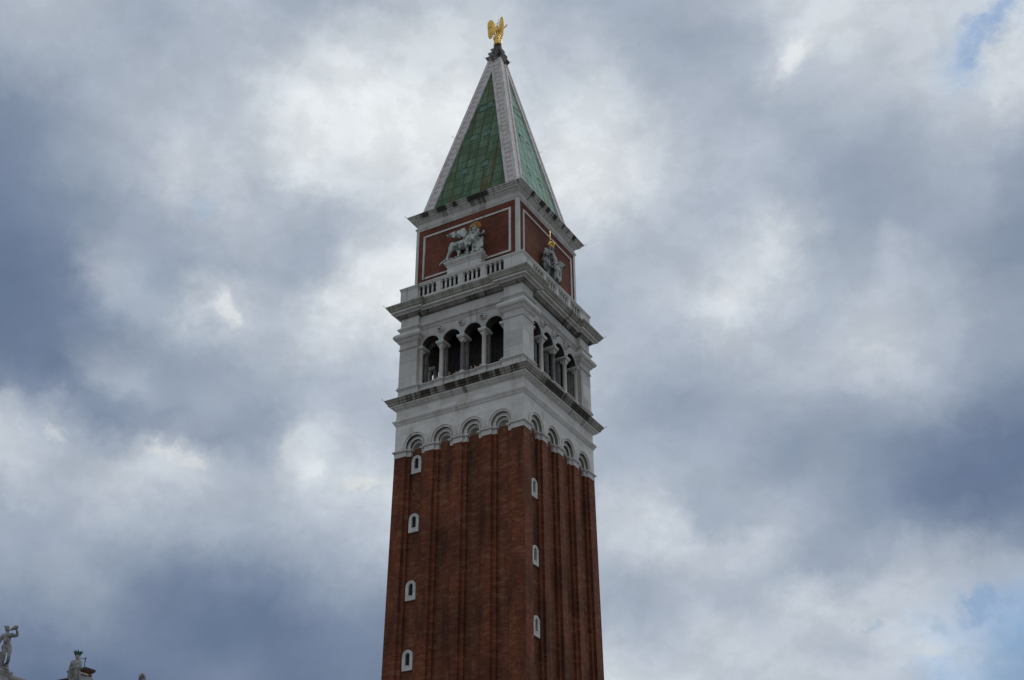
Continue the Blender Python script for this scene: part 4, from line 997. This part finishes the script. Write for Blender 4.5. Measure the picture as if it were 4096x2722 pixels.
# ---------------------------------------------------------------- library building, lower left
LIBX, STZ = 3.6, 18.10
LB_ = thing('library_building', 'low grey stone building with cornice and parapet pedestals under white roof statues', 'building', (0, -45, 0))
def L_(m): 
    m.v = [(x, y+45, z) for x, y, z in m.v]; return m
m = MB(); pl = [(-11, -76), (4.0, -76), (4.0, -16), (-11, -16)]
m.sweep(pl, [(0, 0), (0, 13.4), (.1, 13.5), (.2, 13.7), (.2, 14.6), (.5, 14.8), (.8, 15.1), (.8, 15.3), (.1, 15.4), (0, 15.45)], 0, True); L_(m).build('facade', 'libstone', LB_)
STY = [-48.0, -43.65, -39.55]; PDY = [-47.63, -43.5, -39.3]
m = MB(); 
m.sweep([(3.1, -75.5), (3.52, -75.5), (3.52, -16.5), (3.1, -16.5)], [(0, 15.4), (0, 16.3), (-.05, 16.35), (-.05, 17.7), (-.0, 17.74), (.08, 17.82), (.11, 17.88), (.11, 17.97), (.05, 18.0)], 0, True); L_(m).build('parapet', 'libstone', LB_)
ysel = [PDY[0]-8.4, PDY[0]-4.2, *PDY, PDY[2]+4.1, PDY[2]+8.2, PDY[2]+12.3]
for y in ysel:
    m = MB(); q = .29
    m.sweep([(3.0, y-q), (3.62, y-q), (3.62, y+q), (3.0, y+q)], [(0, 15.4), (0, 17.55), (.03, 17.57), (.03, 17.63), (.0, 17.65), (.0, 17.83), (.04, 17.87), (.09, 17.95), (.12, 18.0), (.12, 18.07), (.06, 18.10)], 0, True)
    L_(m).build('pedestal', 'libstone', LB_)
m = MB(); m.prism([(-10.8, 15.2), (3.0, 15.2), (-3.9, 16.6)], lambda a, b, t: (a, t, b), -75.8, -16.2); rf = L_(m).build('roof', 'tile', LB_)
# brick chimney with slab cap behind the second statue
m = MB(); m.box(-2.35, -1.32, -38.8, -38.38, 15.6, 20.80); m.sweep([(-2.35, -38.8), (-1.32, -38.8), (-1.32, -38.38), (-2.35, -38.38)], [(-.05, 20.79), (.04, 20.82), (.04, 20.92), (-.0, 20.93), (.0, 20.98), (.07, 21.0), (.07, 21.065)], 0, True); ch = L_(m).build('chimney', 'chimbrick', LB_)
m = MB(); m.sweep([(-2.35, -38.8), (-1.32, -38.8), (-1.32, -38.38), (-2.35, -38.38)], [(-.05, 21.067), (.13, 21.07), (.15, 21.19), (-.15, 21.30)], 0, True); L_(m).build('cap', 'tile', ch)
m = MB(); m.box(-1.315, -.98, -39.35, -38.5, 15.7, 20.68); L_(m).build('flue', 'libstone', ch)
m = MB(); m.box(-1.315, -.88, -39.45, -38.95, 20.682, 20.76); L_(m).build('ledge', 'libstone', ch)
m = MB(); m.box(-3.3, -2.36, -39.0, -38.3, 15.6, 20.62); st = L_(m).build('chimney', 'chimbrick', LB_)
m = MB(); m.box(-3.42, -2.3, -39.1, -38.2, 20.622, 20.74); L_(m).build('cap', 'tile', st)
ANT = thing('antenna', 'thin dark mast with horizontal arm standing on the brick chimney', 'antenna', (-1.5, -38.76, 21.2))
m = MB(); m.tube([(0, 0, -.05), (.01, 0, .54)], .02, 6); m.build('mast', 'darkiron', ANT)
m = MB(); m.tube([(.0, .02, .50), (.0, -.32, .42)], .018, 5); m.tube([(.0, -.08, .36), (.02, .10, .36)], .008, 5); m.box(-.03, .03, -.03, .03, .49, .56); m.build('arm', 'darkiron', ANT)

# statues: local x = image right, -y toward the camera, metres above the feet
def IP(a, b, d=0): return (.00321*a+.000645*b-.418, d, 2.7463-.003275*b)
ST = thing('triton_statue', 'pale nude male statue blowing a conch shell on the pedestal at the left edge', 'statue', (LIBX-.2, STY[0]+.157, STZ), YAW)
s = SC(.9); P_ = IP
s.ell(P_(103, 292), (.105, .125, .145)); s.ell(P_(103, 283, .02), (.125, .13, .12)); s.cap(P_(118, 300, -.08), P_(137, 318, -.10), .04, .03)
s.cap(P_(125, 322, -.05), P_(134, 326, -.08), .05, .03); s.ell(P_(98, 300, -.02), (.03, .10, .05))
for i in range(18): s.ell(P_(101+27*math.cos(i*2.4), 284-22*abs(math.sin(i*1.7)), .09*math.sin(i*1.3)), (.035, .04, .035))
s.ell(P_(101, 270, .01), (.115, .125, .07)); s.chain([P_(103, 320, .02), P_(105, 368, .03)], [.075, .085])
s.chain([P_(48, 388, .02), P_(165, 380, .0)], [.11, .11]); s.ell(P_(75, 408, -.07), (.15, .13, .13)); s.ell(P_(132, 405, -.07), (.14, .13, .13))
s.chain([P_(103, 410), P_(104, 470, -.02), P_(98, 530)], [.20, .165, .165]); s.ell(P_(100, 470, -.12), (.14, .09, .16))
s.chain([P_(72, 520), P_(126, 525)], [.125, .125]); s.ell(P_(108, 560, -.16), (.035, .05, .05))
s.chain([P_(62, 545, -.03), P_(70, 600, -.10), P_(74, 650, -.12), P_(50, 710, -.02), P_(22, 790, .03), P_(20, 835, .02)], [.13, .115, .08, .088, .055, .05])
s.ell(P_(28, 842, -.10), (.06, .14, .04))
s.chain([P_(134, 545), P_(140, 610, -.05), P_(133, 675, -.08), P_(108, 720, .06), P_(75, 770, .18), P_(68, 820, .15)], [.125, .11, .08, .088, .06, .05])
s.chain([P_(165, 382), P_(215, 398, -.06), P_(250, 396, -.10)], [.10, .085, .07]); s.chain([P_(250, 396, -.10), P_(250, 350, -.10), P_(236, 312, -.08)], [.07, .062, .045])
s.ell(P_(232, 300, -.09), (.05, .045, .06))
for q in range(4): s.chain([P_(238, 300-9*q, -.14), P_(226, 296-9*q, -.17), P_(214, 298-9*q, -.15)], [.02, .02, .016])
s.chain([P_(240, 306, -.05), P_(225, 282, -.02)], [.024, .018])
s.chain([P_(40, 390), P_(12, 440, .02), P_(-5, 480, .0)], [.10, .085, .07]); s.chain([P_(-5, 480), P_(-25, 540, -.1), P_(-35, 580, -.12)], [.07, .06, .045]); s.ell(P_(-38, 600, -.12), (.05, .05, .07))
for q in range(4): s.chain([P_(-48+8*q, 608, -.12), P_(-50+8*q, 640, -.13)], [.018, .015])
s.build('male_figure', 'statue', ST, .022, 2)
s = SC(.9); s.chain([P_(142, 329, -.12), P_(180, 316, -.12), P_(205, 300, -.12), P_(232, 288, -.1)], [.02, .06, .09, .115]); s.ell(P_(245, 278, -.1), (.08, .09, .07)); s.cap(P_(225, 268, -.1), P_(255, 272, -.1), .05, .04)
s.build('conch_shell', 'statue', ST, .02, 1)
s = SC(.9); s.chain([P_(70, 845, .1), P_(72, 790, .14), P_(60, 760, .2)], [.17, .13, .10]); s.ell(P_(52, 836, .02), (.26, .20, .05)); s.chain([P_(0, 845, .12), P_(0, 700, .15), P_(2, 610, .15)], [.12, .10, .08])
for i in range(12): s.ell(P_(50+40*math.cos(i*2.1), 812-18*math.sin(i*1.3), .08+.1*math.sin(i)), (.07, .07, .06))
s.build('rock_support', 'statue', ST, .025, 1)

def IP2(a, b, d=0): return (.003406*a+.000588*b-4.0558, d, 4.0297-.003449*b)
ST2 = thing('crowned_statue', 'pale draped statue wearing a green spiky metal crown in front of the brick chimney', 'statue', (LIBX-.2, STY[1]+.157, STZ), YAW)
s = SC(.9); P_ = IP2
s.ell(P_(1060, 680), (.125, .14, .18)); s.ell(P_(1052, 660, .04), (.14, .15, .15)); s.ell(P_(1068, 690, -.14), (.03, .05, .06)); s.ell(P_(1075, 715, -.06), (.06, .07, .06))
s.chain([P_(1048, 705, .02), P_(1045, 740, .02)], [.085, .095])
s.chain([P_(990, 752), P_(1088, 754)], [.12, .12]); s.ell(P_(1015, 780, -.08), (.16, .13, .14)); s.ell(P_(1062, 780, -.08), (.14, .13, .14))
s.chain([P_(1040, 790), P_(1035, 850, -.02), P_(1028, 905)], [.23, .20, .215])
s.chain([P_(985, 755), P_(962, 820, .02), P_(948, 870, .0)], [.11, .095, .075]); s.chain([P_(948, 870), P_(940, 905, -.04), P_(935, 925, -.05)], [.072, .06, .05]); s.ell(P_(932, 938, -.05), (.05, .06, .075))
for q in range(4): s.chain([P_(924+7*q, 945, -.06), P_(922+7*q, 968, -.08)], [.018, .015])
s.chain([P_(1092, 758), P_(1096, 800, -.06), P_(1088, 830, -.14)], [.105, .09, .075]); s.chain([P_(1088, 830, -.14), P_(1050, 842, -.24), P_(1015, 848, -.27)], [.075, .062, .05]); s.ell(P_(1000, 850, -.28), (.07, .05, .055))
for q in range(4): s.chain([P_(996, 842+6*q, -.30), P_(978, 846+6*q, -.29)], [.018, .015])
s.chain([P_(1005, 900), P_(985, 1000, -.12), P_(980, 1080, -.05), P_(985, 1160, -.02)], [.17, .15, .11, .09]); s.chain([P_(1048, 900), P_(1045, 1000, -.02), P_(1048, 1090), P_(1050, 1160)], [.17, .15, .12, .09])
for i in range(12):
    t = i/11; s.chain([P_(965+95*t, 885-30*t, -.22), P_(960+80*t, 960, -.25+.08*abs(t-.4)), P_(965+90*t, 1060, -.2), P_(965+95*t, 1150, -.12)], [.045, .05, .05, .055])
s.chain([P_(1085, 850, -.15), P_(1020, 855, -.26), P_(975, 880, -.2), P_(940, 950, -.1), P_(925, 975, -.05)], [.05, .06, .06, .05, .03])
s.ell(P_(1020, 1166), (.34, .28, .06))
s.build('draped_figure', 'statue', ST2, .024, 2)
m = MB(); c0 = P_(1058, 640)
m.lathe((c0[0], c0[1], c0[2]-.06), [(.135, 0), (.15, .04), (.165, .13), (.15, .13)], 12)
for i in range(10):
    a = 2*math.pi*i/10; h = .09+.05*math.sin(i*2.7); b = (c0[0]+.15*math.cos(a), c0[1]+.15*math.sin(a), c0[2]+.04)
    m.tube([b, (c0[0]+.19*math.cos(a), c0[1]+.19*math.sin(a), b[2]+h*.6), (c0[0]+.215*math.cos(a), c0[1]+.215*math.sin(a), b[2]+h)], [.04, .03, .006], 5)
m.tube([P_(1085, 665, -.05), P_(1110, 645, -.08), P_(1132, 632, -.1)], [.02, .016, .005], 5)
m.build('crown', 'patina', ST2)

def IP3(a, b, d=0): return (.003595*a+.000522*b-7.4424, d, 5.237-.003623*b)
ST3 = thing('female_statue', 'pale statue with only its head and shoulders rising above the bottom edge of the photo', 'statue', (LIBX-.2, STY[2]+.157, STZ), YAW)
s = SC(.9); P_ = IP3
s.ell(P_(1925, 952, -.03), (.13, .15, .175)); s.ell(P_(1925, 942, .03), (.155, .16, .155)); s.ell(P_(1923, 955, -.19), (.03, .04, .055)); s.ell(P_(1923, 978, -.15), (.05, .04, .03))
for q in (-1, 1): s.ell(P_(1925+q*13, 945, -.165), (.035, .03, .02)); s.chain([P_(1925+q*30, 940, .02), P_(1925+q*36, 975, .04)], [.06, .05])
s.chain([P_(1925, 985), P_(1925, 1010, .02)], [.09, .10]); s.chain([P_(1872, 1020), P_(1978, 1020)], [.12, .12]); s.chain([P_(1925, 1040), P_(1925, 1120), P_(1925, 1180)], [.22, .19, .22])
s.chain([P_(1868, 1022), P_(1855, 1090), P_(1870, 1150, -.15)], [.10, .085, .06]); s.chain([P_(1982, 1022), P_(1996, 1090), P_(1985, 1160)], [.10, .085, .06])
s.ell(P_(1876, 1160, -.2), (.05, .06, .06)); s.ell(P_(1984, 1175, -.02), (.05, .05, .07))
for q in range(4): s.cap(P_(1868+6*q, 1165, -.24), P_(1870+6*q, 1185, -.26), .018, .015); s.cap(P_(1974+6*q, 1182, -.03), P_(1974+6*q, 1205, -.04), .018, .015)
for i in range(14):
    a = 2*math.pi*i/14; s.chain([(.18*math.cos(a), .18*math.sin(a), 1.3), (.26*math.cos(a), .26*math.sin(a), .6), (.3*math.cos(a), .3*math.sin(a), .03)], [.06, .07, .08])
s.chain([(0, 0, 1.25), (0, 0, .05)], [.2, .26])
s.build('robed_figure', 'statue', ST3, .026, 2)

# ---------------------------------------------------------------- visitors looking out of the belfry
skin = mat_simple('visitor_skin', (.42, .25, .18), (.36, .2, .14), 8, .6)
M['skin'] = skin
for nme, c in (('navy', (.03, .04, .08)), ('white', (.6, .6, .58)), ('maroon', (.22, .06, .05)), ('olive', (.12, .12, .07)), ('pinkish', (.45, .25, .22))): M[nme] = mat_simple(nme+'_cloth', c, [v*.8 for v in c], 6, .8)
M['hair'] = mat_simple('brown_hair', (.06, .035, .02), (.03, .02, .012), 12, .7)
def visitor(label, x, out, lean, cloth, hat=None, k=0):
    o = thing('person', label, 'person', rot(k, x, out, 53.0), k*math.pi/2+R(lean), 'visitors looking out of the belfry')
    s = SC()
    for q in (-1, 1):
        s.chain([(q*.10, 0, .9), (q*.11, -.02, .5), (q*.11, .01, .08)], [.095, .07, .05]); s.ell((q*.11, -.07, .045), (.05, .12, .045))
        s.chain([(q*.19, 0, 1.42), (q*.25, -.08, 1.14), (q*.12, -.30, 1.22)], [.055, .045, .035]); s.ell((q*.10, -.34, 1.23), (.04, .045, .025))
        for f_ in range(4): s.cap((q*(.07+.02*f_), -.37, 1.23), (q*(.07+.02*f_), -.43, 1.215), .011, .009)
        s.cap((q*.065, -.34, 1.23), (q*.045, -.38, 1.235), .012, .01)
    s.chain([(0, 0, .92), (0, 0, 1.15), (0, 0, 1.36)], [.15, .135, .16]); s.cap((-.16, 0, 1.42), (.16, 0, 1.42), .07); s.cap((0, 0, 1.45), (0, -.02, 1.56), .055)
    s.ell((0, -.03, 1.66), (.077, .095, .115)); s.ell((0, -.13, 1.645), (.015, .02, .022)); s.ell((0, -.12, 1.605), (.028, .012, .008))
    for q in (-1, 1): s.ell((q*.08, -.02, 1.655), (.012, .022, .03)); s.ell((q*.03, -.115, 1.675), (.016, .012, .009))
    b = s.build('body', 'skin', o, .018, 2)
    s = SC(); s.chain([(0, 0, .92), (0, 0, 1.15), (0, 0, 1.37)], [.165, .15, .175]); s.cap((-.17, 0, 1.42), (.17, 0, 1.42), .082)
    for q in (-1, 1): s.chain([(q*.19, 0, 1.42), (q*.25, -.08, 1.14), (q*.17, -.22, 1.19)], [.068, .058, .05])
    s.build('shirt', cloth, b, .02, 2)
    s = SC()
    for q in (-1, 1): s.chain([(q*.10, 0, .92), (q*.11, -.02, .5), (q*.11, .01, .12)], [.112, .085, .07])
    s.build('trousers', 'navy', b, .02, 2)
    s = SC(); s.ell((0, .01, 1.69), (.088, .10, .105)); s.ell((0, .04, 1.63), (.08, .07, .1)); s.build('hair', 'hair', b, .016, 2)
    if hat:
        m = MB(); m.lathe((0, -.01, 1.72), [(.098, 0), (.1, .03), (.08, .08), (.03, .1)], 14); m.box(-.07, .07, -.2, -.08, 1.72, 1.735); m.build('cap', hat, b)
VIS = [('person in a maroon shirt leaning in the leftmost belfry arch of the left face', -2.55, 5.42, 8, 'maroon', None),
 ('person in a pink shirt beside the maroon shirt in the leftmost belfry arch', -2.95, 5.30, -15, 'pinkish', None),
 ('person in a white cap at the left edge of the second belfry arch', -1.38, 5.40, 20, 'olive', 'white'),
 ('person in a white shirt near the middle of the second belfry arch', -.72, 5.34, 0, 'white', None),
 ('person in an olive shirt beside the dark grey column in the third belfry arch', .78, 5.42, 10, 'olive', None),
 ('person in a pink shirt holding still mid way along the third belfry arch', 1.15, 5.36, -10, 'pinkish', None),
 ('person in a maroon shirt close to the right column of the third belfry arch', 1.66, 5.40, 5, 'maroon', None),
 ('person in a white shirt at the right end of the fourth belfry arch', 3.72, 5.42, 0, 'white', None)]
for v in VIS: visitor(*v)
visitor('person in a pink shirt in the second belfry arch of the right face', -.45, 5.42, 0, 'pinkish', None, 1)
